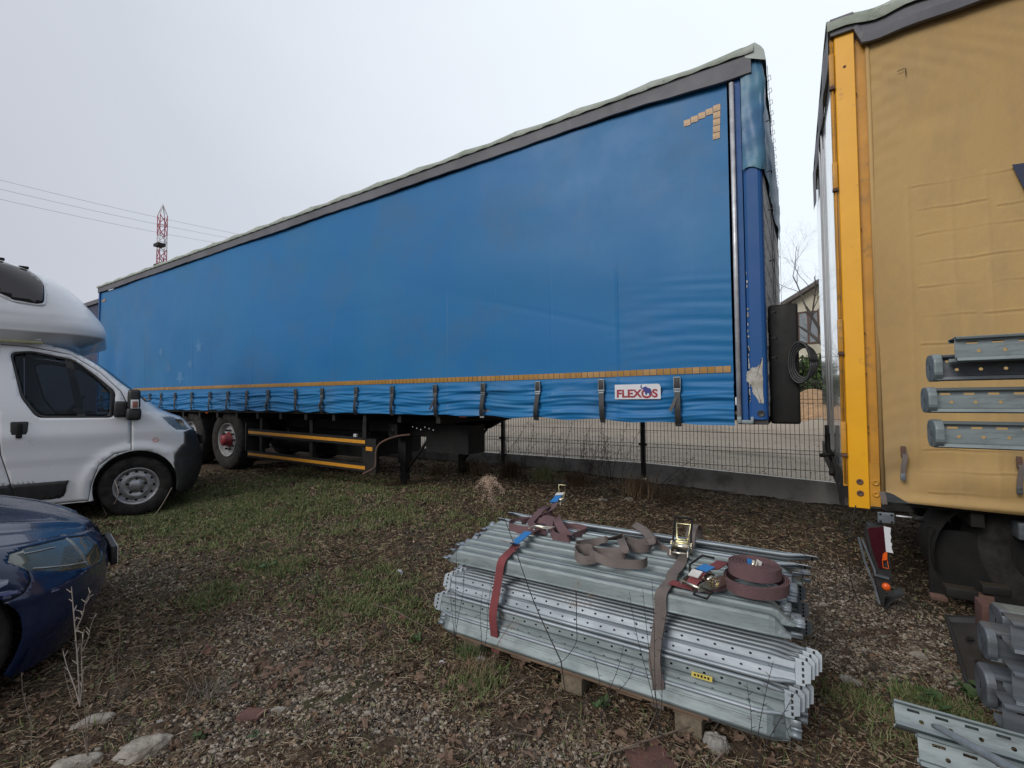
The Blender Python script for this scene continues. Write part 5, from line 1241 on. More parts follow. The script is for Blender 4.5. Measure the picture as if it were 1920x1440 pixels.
# perforated beams standing on edge: web with two rows of holes, rolled lips
def perf_mesh(hw=.080, L_=Lb, mat=m_galvb, name='web', nh=24, rows=(.22, .78), slots=False):
    outl = [(0, 0), (L_, 0), (L_, hw), (0, hw)]; holes = []
    for r_i, rz_ in enumerate(rows):
        for k_ in range(nh):
            cx0 = .05+(L_-.10)*(k_+.5*(r_i % 2))/nh; 
            if slots and r_i == 1: holes.append(('h', [(cx0-.018, rz_*hw-.004), (cx0+.018, rz_*hw-.004), (cx0+.018, rz_*hw+.004), (cx0-.018, rz_*hw+.004)]))
            else: holes.append(('h', [(cx0+.0058*math.cos(a), rz_*hw+.0042*math.sin(a)) for a in np.linspace(0, 2*math.pi, 8, endpoint=False)]))
    def Pf(u, z):
        e_ = min(u, L_-u); f = 1-float(sstep(0, .09, e_)); t = z/hw
        bow_ = .006*max(0, 1-abs(t-.5)/.10)
        return (u, bow_-.0*f, hw*(.5+(t-.5)*(1-.10*f)))
    pts = []; ed = []
    def loop(poly):
        n0 = len(pts); pts.extend(poly); ed.extend([(n0+i, n0+(i+1) % len(poly)) for i in range(len(poly))])
    loop(dens(outl, .06))
    for _, h_ in holes: loop(h_)
    for t in (.40, .46, .50, .54, .60):
        n0 = len(pts); xx = list(np.linspace(.002, L_-.002, 60)); pts.extend([(x, hw*t) for x in xx]); ed.extend([(n0+i, n0+i+1) for i in range(59)])
    vo, eo, fo, _, _, _ = delaunay_2d_cdt([Vector(p) for p in pts], ed, [], 0, 1e-6)
    hc = [(sum(a for a, b in h_)/len(h_), sum(b for a, b in h_)/len(h_)) for _, h_ in holes]
    hl_ = [h_ for _, h_ in holes]
    ff = []
    for f in fo:
        c_ = (sum(vo[i].x for i in f)/3, sum(vo[i].y for i in f)/3)
        if any(abs(c_[0]-q[0]) < .03 and abs(c_[1]-q[1]) < .01 and pip(c_, hl_[i]) for i, q in enumerate(hc)): continue
        ff.append(tuple(f))
    m_ = MB(); m_.add([Pf(v.x, v.y) for v in vo], ff, False); return m_.mesh(name, mat)
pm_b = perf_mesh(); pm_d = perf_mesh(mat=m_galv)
def lip_mesh(z, mat, L_=Lb, r_=.0085):
    m_ = MB(); pts = []
    for x in [0, .02, .04, .06, .08, .10]+list(np.linspace(.15, L_-.15, 8))+[L_-.10, L_-.08, L_-.06, L_-.04, L_-.02, L_]:
        e_ = min(x, L_-x); f = 1-float(sstep(0, .09, e_)); pts.append((x, -.012*(1-f), z+(.040-z)*.22*f))
    m_.tube(pts, [r_*(.6+.4*float(sstep(0, .05, min(p[0], L_-p[0])))) for p in pts], 8); return m_.mesh('rolled_lip', mat)
def tab_mesh():
    m_ = MB(); hw = .084
    pr = [(0, 0), (.028, 0), (.030, .008), (.046, .014), (.048, hw-.016), (.034, hw-.004), (0, hw)]
    m_.prism(pr, 'Y', -.0015, .0015)
    return m_.mesh('end_plate', m_galvb)
def slot_mesh():
    m_ = MB()
    for k_ in range(4): m_.box((.020, -.0030, .008+.019*k_), (.027, -.0016, .019+.019*k_))
    return m_.mesh('plate_slots', m_black)
lipT, lipB, tabm, slm = lip_mesh(.085, m_galvb), lip_mesh(-.005, m_galvb), tab_mesh(), slot_mesh()
def perf(y, z, dx, lean, label, web, flip=False):
    t = thing('perforated_steel_beam', (XL+dx, y, z), label, 'steel beam', GB); t.rotation_euler.x = lean
    add_solid(link_mesh('web', web, t), .002); link_mesh('rolled_lip', lipT, t); link_mesh('rolled_lip', lipB, t)
    a = link_mesh('end_plate', tabm, t, (Lb, 0, 0)); link_mesh('plate_slots', slm, a)
    b = link_mesh('end_plate', tabm, t, (0, 0, 0)); b.rotation_euler.z = math.pi; q = link_mesh('plate_slots', slm, b); q.rotation_euler.z = 0; q.location.y = .0046
    return t
for k_ in range(4):
    perf(1.935+.026*k_, .275+.004*k_, .012*k_, -.38, ['bright perforated beam on edge, upper of the two facing the front of the stack', 'perforated beam nested directly behind the bright upper front one', 'third nested beam behind the bright perforated front beam', 'innermost nested beam of the upper front row'][k_], pm_b)
for k_ in range(4):
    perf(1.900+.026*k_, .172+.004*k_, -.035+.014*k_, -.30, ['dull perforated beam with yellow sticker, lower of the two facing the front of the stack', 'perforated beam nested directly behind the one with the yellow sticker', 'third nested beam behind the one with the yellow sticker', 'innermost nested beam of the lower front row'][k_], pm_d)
# bottom front: smooth beam on its side under them
t = ridge(1.925, .125, -.02, 'smooth bottom beam along the front edge of the pallet', me=rm2, tilt=R(62))
t = ridge(1.985, .155, .0, 'smooth beam nested just above the bottom front beam', me=rm2, tilt=R(62))
# back pair, webs facing up
for k_, (y, z) in enumerate(((2.515, .505), (2.585, .530))):
    t = perf(y+.0, z, .02+.03*k_, R(62), ['raised perforated beam behind the top layer of the stack', 'rearmost perforated beam, highest on the strapped stack'][k_], pm_d)
ridge(2.50, .45, .03, 'smooth beam directly under the raised back beams of the stack', me=rm2)
ridge(2.60, .45, .03, 'smooth beam at the back edge under the rearmost perforated beam', me=rm2)
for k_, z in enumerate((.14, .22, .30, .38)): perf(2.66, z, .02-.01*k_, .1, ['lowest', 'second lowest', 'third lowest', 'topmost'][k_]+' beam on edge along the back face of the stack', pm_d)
st = MB(); st.box((-.362, 1.888, .222), (-.288, 1.8895, .240), Matrix.Rotation(-.30, 3, 'X')); so_ = st.build('yellow_sticker', m_yel); 
tag(so_, 'small yellow warning sticker on the dull perforated front beam', 'sticker')
m_ = MB(); 
for k_ in range(5): m_.box((-.353+.012*k_, 1.8868, .226+.002*(k_ % 2)), (-.346+.012*k_, 1.8874, .235+.001*(k_ % 3)))
link_mesh('sticker_print', m_.mesh('sticker_print', m_black, wloc(so_)), so_)

# ------------------------------------------------------------------ straps on the stack
def ratchet(root, c_, ang, open_=1.25, s=1.0, mat=m_chrome, handle=True):
    """ratchet buckle: frame, spool, handle; local x = along webbing"""
    Mx = Matrix.Translation(c_) @ Matrix.Rotation(ang, 4, 'Z') @ Matrix.Scale(s, 4)
    def mk(m_, nm, mt, par=root):
        me = m_.mesh(nm, mt); me.transform(Mx); me.transform(Matrix.Translation(-wloc(root))); return link_mesh(nm, me, par)
    m_ = MB()
    for yy in (-.034, .034):
        m_.prism([(-.075, -.008), (.06, -.010), (.075, .004), (.05, .022), (.0, .028), (-.07, .014)], 'Y', yy-.0018, yy+.0018)
    m_.tube([(-.068, -.034, .002), (-.068, .034, .002)], .005, 6); m_.tube([(.062, -.034, .004), (.062, .034, .004)], .005, 6)
    fr = mk(m_, 'ratchet_frame', mat)
    m_ = MB(); m_.tube([(0, -.040, .010), (0, .040, .010)], .013, 12); 
    for yy in (-.040, .040):
        for k_ in range(12):
            a = k_*math.pi/6; m_.box((.016*math.cos(a)-.004, yy-.003, .010+.016*math.sin(a)-.004), (.016*math.cos(a)+.004, yy+.003, .010+.016*math.sin(a)+.004))
    mk(m_, 'ratchet_spool', mat, root)
    if handle:
        m_ = MB(); ca, sa = math.cos(open_), math.sin(open_)
        def H(d, y, n_=0): return (d*ca-n_*sa, y, .010+d*sa+n_*ca)
        for yy in (-.037, .037): m_.tube([H(0, yy), H(.07, yy*.95), H(.125, yy*1.0)], .0045, 5)
        m_.tube([H(.125, -.037), H(.130, 0), H(.125, .037)], .0055, 6)
        mk(m_, 'ratchet_handle', m_black, root)
        m_ = MB(); m_.tube([H(.035, -.022, -.012), H(.105, -.030, -.012), H(.105, .030, -.012), H(.035, .022, -.012), H(.035, -.022, -.012)], .0035, 6); m_.cbox(H(.02, 0, -.008), (.03, .05, .02), .003); mk(m_, 'release_latch', M('bright_yellow_zinc', (.85, .78, .45), .25, .8, scale=30), root)
def wrap(root, x0, x1, mat, w_=.042, name='webbing'):
    pts = [(x0, 1.886, .06), (x0+.004, 1.870, .16), (x0-.002, 1.868, .25), (x0+.002, 1.895, .35), (x0+.008, 1.908, .42), (x0+.012, 1.925, .485), (x0+.016, 1.965, .508)]
    for k_ in range(8): t = (k_+1)/8; pts.append((x0+.02+(x1-x0-.02)*t, 1.97+.56*t, .508+.03*t+.004*(k_ % 2)+(.055*sstep(.85, 1, t))))
    pts += [(x1, 2.64, .61), (x1, 2.71, .50), (x1, 2.715, .06)]
    return pts
s1 = thing('ratchet_strap', (-1.3, 1.9, .1), 'red tie-down strap round the left part of the beam stack with blue label', 'strap', 'tie-down straps on the beam stack')
pts = wrap(s1, -1.270, -1.375, m_strap)
MB().ribbon(curve_pts(pts[:9], 4), (1, 0, 0), .044, .003).build('webbing', m_strap, s1)
a = Vector(pts[8]); b = a+Vector((-.01, .20, .045))
MB().ribbon([a+Vector((.0, -.03, .010)), a+Vector((.0, .06, .022)), a+Vector((.0, .13, .034))], (1, -.1, 0), .046, .004).build('blue_label', m_label, s1)
MB().ribbon([a+Vector((-.030, -.075, .030)), a+Vector((-.012, -.028, .020))], (1, -.25, .1), .060, .004).build('white_label', m_whlab, s1)
MB().ribbon([a+Vector((0, .13, .03)), a+Vector((.01, .20, .03)), Vector((-1.36, 2.40, .56)), Vector((-1.37, 2.56, .60)), Vector((-1.375, 2.66, .60)), Vector((-1.375, 2.712, .5)), Vector((-1.375, 2.715, .06))], (1, 0, 0), .044, .003).build('webbing', m_strapold, s1)
m_ = MB(); c_ = a+Vector((.02, .17, .045)); m_.tube(curve_pts([c_+Vector(v) for v in ((-.03, -.02, 0), (-.02, .02, .006), (.0, .03, .008), (.05, .04, .006), (.09, .07, .004))], 4), .004, 6); m_.tube(curve_pts([c_+Vector(v) for v in ((.01, -.03, 0), (.0, .0, .006), (.01, .02, .006), (.05, .03, .0), (.08, .06, .0))], 4), .004, 6); m_.build('wire_hook', m_chrome, s1)
# loose webbing heap on the left
def webpile(name, ctrl, mat, w_, label, root=None, group=None):
    P = curve_pts([c[0:3] for c in ctrl], 8); W = curve_pts([c[3:6] for c in ctrl], 8)
    o = MB().ribbon(P, [v.normalized() for v in W], w_, .0035).build(name, mat, root)
    if root is None: tag(o, label, 'strap', group)
    return o
zt = .515
lp = thing('loose_webbing', (-1.25, 2.35, .53), 'faded burgundy webbing dropped in a loose twisted heap on the left of the stack', 'strap', 'loose webbing heaps on the beam stack')
def seq(l, tw=0): return [(x, y, z, wx, wy, wz) for x, y, z, wx, wy, wz in l]
webpile('webbing', seq([(-1.05, 2.34, zt+.02, 0, 0, 1), (-1.02, 2.44, zt+.03, .2, .1, 1), (-1.10, 2.48, zt+.03, 0, .3, 1), (-1.20, 2.40, zt+.04, .3, 1, .8), (-1.27, 2.48, zt+.06, .5, 1, .5), (-1.40, 2.50, zt+.03, 0, .3, 1), (-1.49, 2.42, zt+.02, 0, 0, 1), (-1.46, 2.33, zt+.02, 0, 0, 1), (-1.34, 2.30, zt+.025, 0, .3, 1), (-1.22, 2.34, zt+.03, 0, .2, 1)]), m_strapold, .046, '', lp)
webpile('webbing', seq([(-1.24, 2.52, zt+.06, .2, .6, .8), (-1.20, 2.44, zt+.07, 1, .4, .3), (-1.12, 2.34, zt+.05, 1, .2, .5), (-1.06, 2.30, zt+.02, .2, .5, 1), (-1.14, 2.29, zt+.02, 0, .3, 1), (-1.20, 2.36, zt+.03, .3, .2, 1), (-1.26, 2.44, zt+.05, .8, .4, .4), (-1.36, 2.46, zt+.04, .3, .6, .5)]), m_strapold, .046, '', lp)
webpile('webbing', seq([(-1.42, 2.40, zt+.03, .3, .5, 1), (-1.36, 2.50, zt+.05, .5, -.2, .8), (-1.31, 2.60, zt+.09, .9, -.3, .4), (-1.34, 2.70, zt+.12, 1, -.2, .2), (-1.345, 2.78, zt+.135, 1, 0, 0)]), m_strapold, .046, '', lp)
MB().ribbon([(-1.335, 2.66, zt+.115), (-1.345, 2.76, zt+.138)], (1, 0, .1), .048, .006).build('blue_label', m_label, lp)
MB().ribbon([(-1.345, 2.76, zt+.140), (-1.35, 2.80, zt+.15)], (1, 0, .1), .056, .006).build('white_label', m_whlab, lp)
s1r = thing('ratchet_buckle', (-1.36, 2.83, .62), 'open ratchet buckle hanging behind the left back corner of the stack', 'ratchet')
ratchet(s1r, Vector((-1.37, 2.84, .60)), R(90), 1.35, .95)
# second strap, grey-brown
s2 = thing('ratchet_strap', (-.49, 1.9, .1), 'grey-brown tie-down strap tight over the middle of the beam stack with its ratchet', 'strap', 'tie-down straps on the beam stack')
pts = wrap(s2, -.492, -.470, m_strapgrey)
jit = [(0, 0, 0)]*len(pts)
MB().ribbon(curve_pts([Vector(p)+Vector((.004*math.sin(i*2.1), 0, 0)) for i, p in enumerate(pts)], 4), [Vector((1, .15*math.sin(i*.45), .10*math.sin(i*.3))) for i in range(4*(len(pts)-1)+1)], .046, .004).build('webbing', m_strapgrey, s2)
ratchet(s2, Vector((-.487, 2.36, .555)), R(93), .95, 1.15)
lp2 = thing('loose_webbing', (-.75, 2.2, .53), 'grey-brown webbing lying in loose loops in the middle of the stack', 'strap', 'loose webbing heaps on the beam stack')
webpile('webbing', seq([(-.50, 2.30, zt+.03, 0, .2, 1), (-.60, 2.40, zt+.02, .2, .4, 1), (-.70, 2.50, zt+.06, .5, .3, .8), (-.79, 2.60, zt+.06, .8, 0, .6), (-.74, 2.52, zt+.07, .9, .2, .4), (-.66, 2.42, zt+.06, 1, .3, .4), (-.62, 2.33, zt+.04, .6, 0, .8), (-.68, 2.29, zt+.03, .2, .2, 1), (-.76, 2.33, zt+.03, 0, .2, 1), (-.80, 2.40, zt+.04, .3, 0, 1), (-.84, 2.30, zt+.05, .9, .2, .5), (-.92, 2.30, zt+.02, .2, .2, 1), (-.98, 2.22, zt+.02, 0, 0, 1), (-.93, 2.16, zt+.02, 0, 0, 1), (-.82, 2.20, zt+.015, .2, .5, 1), (-.72, 2.22, zt+.03, .3, .4, .8)]), m_strapgrey, .040, '', lp2)
webpile('webbing', seq([(-.62, 2.42, zt+.05, .3, 0, 1), (-.70, 2.38, zt+.03, .2, .4, 1), (-.78, 2.34, zt+.05, 1, .2, .3), (-.74, 2.24, zt+.05, 1, .2, .4), (-.70, 2.15, zt+.03, .5, .2, .8), (-.78, 2.12, zt+.02, .2, .8, .6), (-.86, 2.04, zt+.015, .4, .6, .6), (-.91, 2.06, zt+.02, .2, .1, 1), (-.95, 2.14, zt+.025, 0, 0, 1), (-.89, 2.17, zt+.03, .2, .1, 1), (-.84, 2.09, zt+.03, .3, .2, .9), (-.74, 2.06, zt+.02, .1, .3, 1), (-.62, 2.10, zt+.02, 0, .3, 1), (-.60, 2.16, zt+.02, 0, 0, 1)]), m_strapgrey, .040, '', lp2)
# rolled strap
rs = thing('rolled_strap', (-.165, 2.10, .50), 'thick coil of burgundy webbing standing at the right end of the stack', 'strap')
P = []; W = []
for i in range(280):
    t = i/279; a = t*2*math.pi*11; r_ = .032+.064*t; P.append(Vector((-.155+r_*math.cos(a), 2.115+r_*math.sin(a), .598+.002*math.sin(a*.5)))); W.append(Vector((0, 0, 1)))
MB().ribbon(P, W, .046, .0036).build('webbing_coil', m_strapold, rs)
P = []; W = []
for i in range(110):
    t = i/109; a = -1.0+t*2*math.pi*2.6; r_ = .098+.016*t; P.append(Vector((-.150+r_*math.cos(a)*1.05, 2.10+r_*math.sin(a), .548+.006*math.sin(a+1)))); W.append(Vector((.1*math.cos(a), .1*math.sin(a), 1)))
P += [Vector((-.26, 2.05, .535)), Vector((-.32, 2.00, .53)), Vector((-.38, 1.98, .525))]; W += [Vector((0, .2, 1)), Vector((0, .6, .8)), Vector((0, 1, .3))]
MB().ribbon(P, W, .046, .0036).build('webbing_coil', m_strapold, rs)
m_ = MB(); m_.tube([(-.160, 2.10, .60), (-.155, 2.11, .632)], .007, 8); m_.tube([(-.150, 2.105, .60), (-.145, 2.12, .625)], .004, 6); m_.build('end_fitting', m_chrome, rs)
MB().ribbon([(-.175, 2.135, .59), (-.165, 2.14, .625)], (1, .3, 0), .03, .003).build('blue_label', m_label, rs)
MB().ribbon([(-.145, 2.13, .59), (-.135, 2.125, .63)], (.8, -.4, 0), .022, .003).build('white_label', m_whlab, rs)
rt = thing('ratchet_buckle', (-.31, 2.02, .53), 'ratchet buckle with red webbing and blue label lying beside the coiled strap', 'ratchet')
ratchet(rt, Vector((-.325, 2.02, .545)), R(60), 2.9, 1.25, handle=False)
m_ = MB(); m_.tube([(-.385, 2.02, .56), (-.40, 2.10, .575), (-.36, 2.17, .60), (-.31, 2.16, .60)], .005, 6); m_.tube([(-.35, 1.90, .53), (-.30, 1.885, .53), (-.285, 1.925, .545), (-.345, 1.95, .545), (-.35, 1.90, .53)], .0045, 6); m_.build('ratchet_handle', m_black, rt)
MB().ribbon([(-.37, 1.945, .545), (-.345, 1.975, .585), (-.325, 2.02, .598), (-.300, 2.07, .590), (-.275, 2.12, .60), (-.25, 2.16, .59), (-.23, 2.17, .55)], (1, -.5, 0), .046, .004).build('webbing', m_strap, rt)
MB().ribbon([(-.338, 1.99, .596), (-.312, 2.045, .602)], (1, -.5, 0), .048, .004).build('blue_label', m_label, rt)
MB().ribbon([(-.362, 1.955, .578), (-.348, 1.98, .597)], (1, -.6, .2), .052, .004).build('white_label', m_whlab, rt)
MB().ribbon([(-.46, 2.0, .522), (-.40, 1.99, .522), (-.36, 1.98, .525)], (.1, 1, 0), .046, .004).build('webbing', m_strap, rt)
# ================================================================== RAGGED STACK OF CAPPED POSTS ON THE RIGHT
RG = 'galvanised posts stacked at the right edge'
def cpost(x0, y, z, h, label, cap=True, L_=2.2, yaw=0, roll=0, mat=m_galv2, dd=.075):
    t = thing('capped_steel_post' if cap else 'open_steel_channel', (x0, y, z), label, 'steel post', RG, rz=yaw); t.rotation_euler.x = roll
    hh = h/2
    outl = [(0, -hh), (L_, -hh), (L_, hh), (0, hh)]
    pts, ed, hs_ = [], [], []
    def loop(poly): n0 = len(pts); pts.extend(poly); ed.extend([(n0+i, n0+(i+1) % len(poly)) for i in range(len(poly))])
    loop(dens(outl, .08)); nh = int(L_/.062)
    for k_ in range(nh):
        cx0 = .06+k_*.062
        h1 = [(cx0+.006*math.cos(a), -.10*h+.0055*math.sin(a)) for a in np.linspace(0, 2*math.pi, 8, endpoint=False)]
        h2 = [(cx0-.03, .26*h-.0035), (cx0-.002, .26*h-.0035), (cx0-.002, .26*h+.0035), (cx0-.03, .26*h+.0035)]
        loop(h1); loop(h2); hs_ += [h1, h2]
    vo, eo, fo, _, _, _ = delaunay_2d_cdt([Vector(p) for p in pts], ed, [], 0, 1e-6)
    ff = [tuple(f) for f in fo if not any(abs(sum(vo[i].x for i in f)/3-q[0][0]) < .04 and pip((sum(vo[i].x for i in f)/3, sum(vo[i].y for i in f)/3), q) for q in hs_)]
    m_ = MB(); m_.add([(v.x, .0, v.y) for v in vo], ff); add_solid(m_.build('web', mat, t, w=False), .003)
    m_ = MB()
    for sg in (1, -1):
        P = [[(x, -.004, sg*hh*.78), (x, -.022, sg*hh*.84), (x, -.024, sg*hh*1.0), (x, -.008, sg*hh*1.08), (x, .02, sg*hh*1.02), (x, dd, sg*hh*1.0), (x, dd, sg*hh*.7)] for x in (.0, L_*.5, L_)]
        m_.grid(P, False)
    add_solid(m_.build('flange', mat, t, w=False), .003)
    if cap:
        m_ = MB(); c2 = rnd_poly([(-.042, -hh*.65), (-.018, -hh*1.16), (.052, -hh*1.16), (.078, -hh*.65), (.078, hh*.65), (.052, hh*1.16), (-.018, hh*1.16), (-.042, hh*.65)], .010, 2)
        n_ = len(c2); rings = []
        for (x, sc) in ((-.010, 0), (-.010, .93), (-.008, .98), (-.004, 1.0), (.014, 1.0)): rings.append([(x, .012+(a-.012)*sc, b*sc) for a, b in c2]+[(x, .012+(c2[0][0]-.012)*sc, c2[0][1]*sc)])
        m_.grid(rings, False); co = m_.build('end_cap', m_galv if z > 1 else m_galv2, t, w=False)  # low caps take the darker steel, shade set into their colour
        m_ = MB(); m_.box((-.0112, .012, -.010), (-.0100, .016, .010)); m_.build('cap_slot', m_black, co, w=False)
    return t
def rk(px, py, Y): q = at(px, py, Y=Y); return q
spec_ = [(1790, 655, 2.12, .078, False, 'open perforated channel on top of the right-hand stack', 0, m_galv),
         (1752, 690, 2.22, .085, True, 'uppermost capped post of the right-hand stack, under the open channel', 0, m_galv2),
         (1742, 750, 2.20, .080, True, 'second capped post down, sticking out furthest of the upper three', 0, m_galv),
         (1755, 813, 2.18, .085, True, 'third capped post down, just above the yellow tarpaulin hem', 0, m_galv),
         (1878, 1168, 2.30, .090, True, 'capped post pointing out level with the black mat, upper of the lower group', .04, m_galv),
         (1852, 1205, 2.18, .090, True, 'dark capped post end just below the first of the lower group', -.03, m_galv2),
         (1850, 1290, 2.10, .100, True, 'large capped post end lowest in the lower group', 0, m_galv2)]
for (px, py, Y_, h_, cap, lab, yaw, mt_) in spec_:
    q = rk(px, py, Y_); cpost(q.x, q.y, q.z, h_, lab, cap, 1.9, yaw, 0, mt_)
# open channels and further posts of the inner rows
for i, (px, py, Y_, lab) in enumerate(((1895, 1190, 2.05, 'open channel end at the right frame edge beside the lower capped posts'), (1898, 1285, 1.98, 'open channel end beside the large capped post'), (1880, 1345, 1.95, 'open channel running under the large capped post'))):
    q = rk(px, py, Y_); cpost(q.x, q.y, q.z, .085, lab, False, 1.7, 0, 0, m_galv2)  # shade inside the pile is carried by the darker steel colour
q = rk(1677, 1335, 1.78); cpost(q.x, q.y, q.z, .062, 'long open perforated channel reaching out lowest toward the beam stack', False, 1.9, -.04, R(-38), m_galv, .05)
q = rk(1722, 1403, 1.70); cpost(q.x, q.y, q.z, .070, 'open perforated channel below the long one in the right corner', False, 1.9, -.04, R(-28), m_galv, .05)
q = rk(1735, 1440, 1.66); cpost(q.x, q.y, q.z-.05, .070, 'lowest open channel at the bottom right corner', False, 1.9, -.04, R(-15), m_galv2, .05)
a, b = at(1750, 1361, Y=1.72), at(1905, 1445, Y=1.50)
o = MB().tube([a, a.lerp(b, .1)+Vector((0, 0, .004)), a.lerp(b, .5), b, b+(b-a)*.4], [.006, .009, .011, .011, .011], 10).build('steel_tube', m_galvb); tag(o, 'thin round steel tube lying diagonally across the bottom right channels', 'tube')
# bearers and hidden rows that carry the ragged ends
rowz = [.12, .24, .62, .76, .90, 1.02]
for i, z in enumerate(rowz):
    for j, y in enumerate((1.95, 2.2, 2.45)):
        cpost(1.02+.05*rnd.random(), y, z, .10, f'{["front", "middle", "rear"][j]} post of the {["lowest", "second", "third", "fourth", "fifth", "sixth"][i]} row in the right-hand stack, ends beyond the frame', False, 1.4, 0, 0, m_galv2)
for i, z in enumerate((.03, .32, .69, 1.09)):
    for x in (1.15, 2.2): 
        o = MB().cbox((x, 2.2, z), (.08, .75, .06), .005).build('timber_bearer', m_wood); tag(o, f'timber bearer between rows of the right-hand stack, {["on the ground", "second up", "third up", "topmost"][i]} at its {"left" if x < 2 else "right"} end', 'timber', 'timber bearers of the right-hand stack')
o = MB().cbox((1.6, 2.2, .165), (.9, .1, .02), .003).build('timber_bearer', m_wood); tag(o, 'thin timber batten in the foot of the right-hand stack', 'timber')

# ================================================================== BLACK MAT, DEBRIS
bmz = gz1(.75, 3.1)
q = [at(1772, 1160, Z=.10), at(1870, 1163, Z=.16), at(1905, 1290, Z=.03), at(1812, 1292, Z=.0)]
mat_o = thing('black_plastic_tray', (q[3].x, q[3].y, 0), 'black plastic tray lying on the gravel behind the right-hand stack', 'tray')
ctr = sum(q, Vector())/4
def insq(t): return [p_.lerp(ctr, t) for p_ in q]
m_ = MB(); o_ = insq(0); i_ = insq(.10); i2 = insq(.16)
up = Vector((0, 0, .02)); rings = [[p_ for p_ in o_]+[o_[0]], [p_+up for p_ in o_]+[o_[0]+up], [p_+up*1.2 for p_ in i_]+[i_[0]+up*1.2], [p_+up*.3 for p_ in i2]+[i2[0]+up*.3]]
m_.grid(rings, False); m_.add([p_+up*.3 for p_ in i2], [(0, 1, 2, 3)]); m_.build('tray_body', m_blackpl, mat_o)
m_ = MB()
for (a_, b_) in ((.35, .3), (.6, .55), (.4, .7), (.7, .25)):
    p_ = i2[0].lerp(i2[1], a_).lerp(i2[3].lerp(i2[2], a_), b_)+Vector((0, 0, .009)); m_.disc_lathe([(0, .001), (.012, .001), (.016, -.003)], p_, 'Z', 10)
m_.build('drain_hole', m_black, mat_o)
# dark clutter behind it
for i, (px, py, s_) in enumerate(((1800, 1110, .07), (1840, 1120, .05), (1865, 1105, .06), (1760, 1120, .04))):
    p_ = at(px, py, Y=3.0); o = MB().cbox((p_.x, p_.y, max(p_.z, .02)), (s_*1.6, s_, s_*.7), .006).build('scrap_block', m_rust if i % 2 else m_black)
    o.rotation_euler = (0, 0, 0); tag(o, ['dark scrap lump in the shade left of the lower capped posts', 'rusty scrap piece nearest the upper capped post end', 'dark scrap piece right at the capped post end', 'small rusty scrap piece under the yellow trailer'][i], 'scrap')
p_ = at(1850, 1155, Y=2.7); o = MB().cbox((p_.x, p_.y, p_.z), (.05, .10, .12), .006).build('broken_brick', m_brick); tag(o, 'broken red brick wedged beside the capped post ends', 'brick')
def rock(px, py, size, flat, mat, label, cat='stone', seed=0, name='stone', Z=None, square=False, rz=0):
    p_ = at(px, py, Z=0); gz_ = gz1(p_.x, p_.y); bm = bmesh.new()
    if square: bmesh.ops.create_cube(bm, size=1); bmesh.ops.subdivide_edges(bm, edges=bm.edges[:], cuts=5, use_grid_fill=True)
    else: bmesh.ops.create_icosphere(bm, subdivisions=4, radius=.55)
    for v in bm.verts:
        d_ = v.co.copy(); n1 = noise.noise(d_*1.7+Vector((seed, 0, 0))); n2 = noise.noise(d_*5+Vector((0, seed, 0))); n3 = noise.noise(d_*14+Vector((0, seed, 3)))
        k_ = 1+(.35 if not square else .14)*n1+.14*n2+.05*n3
        v.co = Vector((d_.x*size[0]*k_, d_.y*size[1]*k_, max(-.4, min(.42, d_.z))*flat*(1+.2*n2+.12*n3)))
    me = bpy.data.meshes.new(name); bm.to_mesh(me); bm.free(); me.materials.append(mat); me.polygons.foreach_set('use_smooth', [False]*len(me.polygons))
    o = link_mesh(name, me); o.location = (p_.x, p_.y, gz_+flat*.06); o.rotation_euler = (rnd.uniform(-.1, .1), rnd.uniform(-.1, .1), rz); tag(o, label, cat); return o
rock(270, 1410, (.16, .13), .06, m_stone, 'large pale flat stone chunk in the left foreground beside gravel', seed=1, rz=.9)
rock(178, 1340, (.15, .07), .04, m_stone, 'long pale slab half buried among dry stalks at left', seed=2, rz=1.0)
rock(150, 1428, (.15, .09), .05, m_stone, 'pale slab cut by the bottom left frame edge', seed=3, rz=.8)
rock(472, 1352, (.095, .06), .035, m_brick, 'brown broken tile fragment in the left foreground gravel', 'brick', 4, 'brick_fragment', square=True, rz=.35)
rock(522, 1342, (.07, .035), .018, m_stone, 'thin tan stone sliver right of the broken tile', seed=5, rz=.4)
rock(1220, 1420, (.15, .12), .04, m_brick, 'red brick slab under leaves at the bottom of the photo', 'brick', 6, 'brick_fragment', square=True, rz=.6)
rock(1345, 1392, (.09, .07), .08, m_conc, 'mossy concrete lump in front of the right pallet block', seed=7)
rock(1720, 1208, (.07, .06), .05, m_stone, 'single grey stone on the gravel left of the black tray', seed=8)
rock(1590, 1275, (.08, .06), .03, m_conc, 'flat mossy stone right of the beam stack', seed=9)
rock(1545, 1130, (.05, .04), .04, m_stone, 'rounded grey stone near the stack right end', seed=10)
rock(1030, 885, (.26, .08), .06, m_stone, 'pale stone lying before the fence kerb near the weeds', seed=11)
rock(975, 872, (.3, .12), .09, m_paper, 'white crumpled plastic at the foot of the fence', 'litter', 12, 'plastic_litter')
rock(1042, 882, (.32, .05), .04, m_paper, 'white broken plastic strip leaning by the fence kerb', 'litter', 13, 'plastic_litter', rz=-.5)
rock(1490, 932, (.13, .07), .05, m_paper, 'crumpled pale blue wrapper beneath the fence kerb', 'litter', 14, 'plastic_litter')
rock(1130, 950, (.12, .09), .06, m_stone, 'small stone behind the strapped stack', seed=15); rock(1180, 948, (.10, .08), .06, m_stone, 'rounder small stone behind the stack, right of its neighbour', seed=16)
rock(750, 1070, (.05, .035), .05, m_paper, 'small white paper scrap on the grass left of the stack', 'litter', 17, 'paper_litter')
rock(828, 1247, (.028, .022), .03, m_paper, 'white crumpled paper under the stack left corner', 'litter', 18, 'paper_litter')
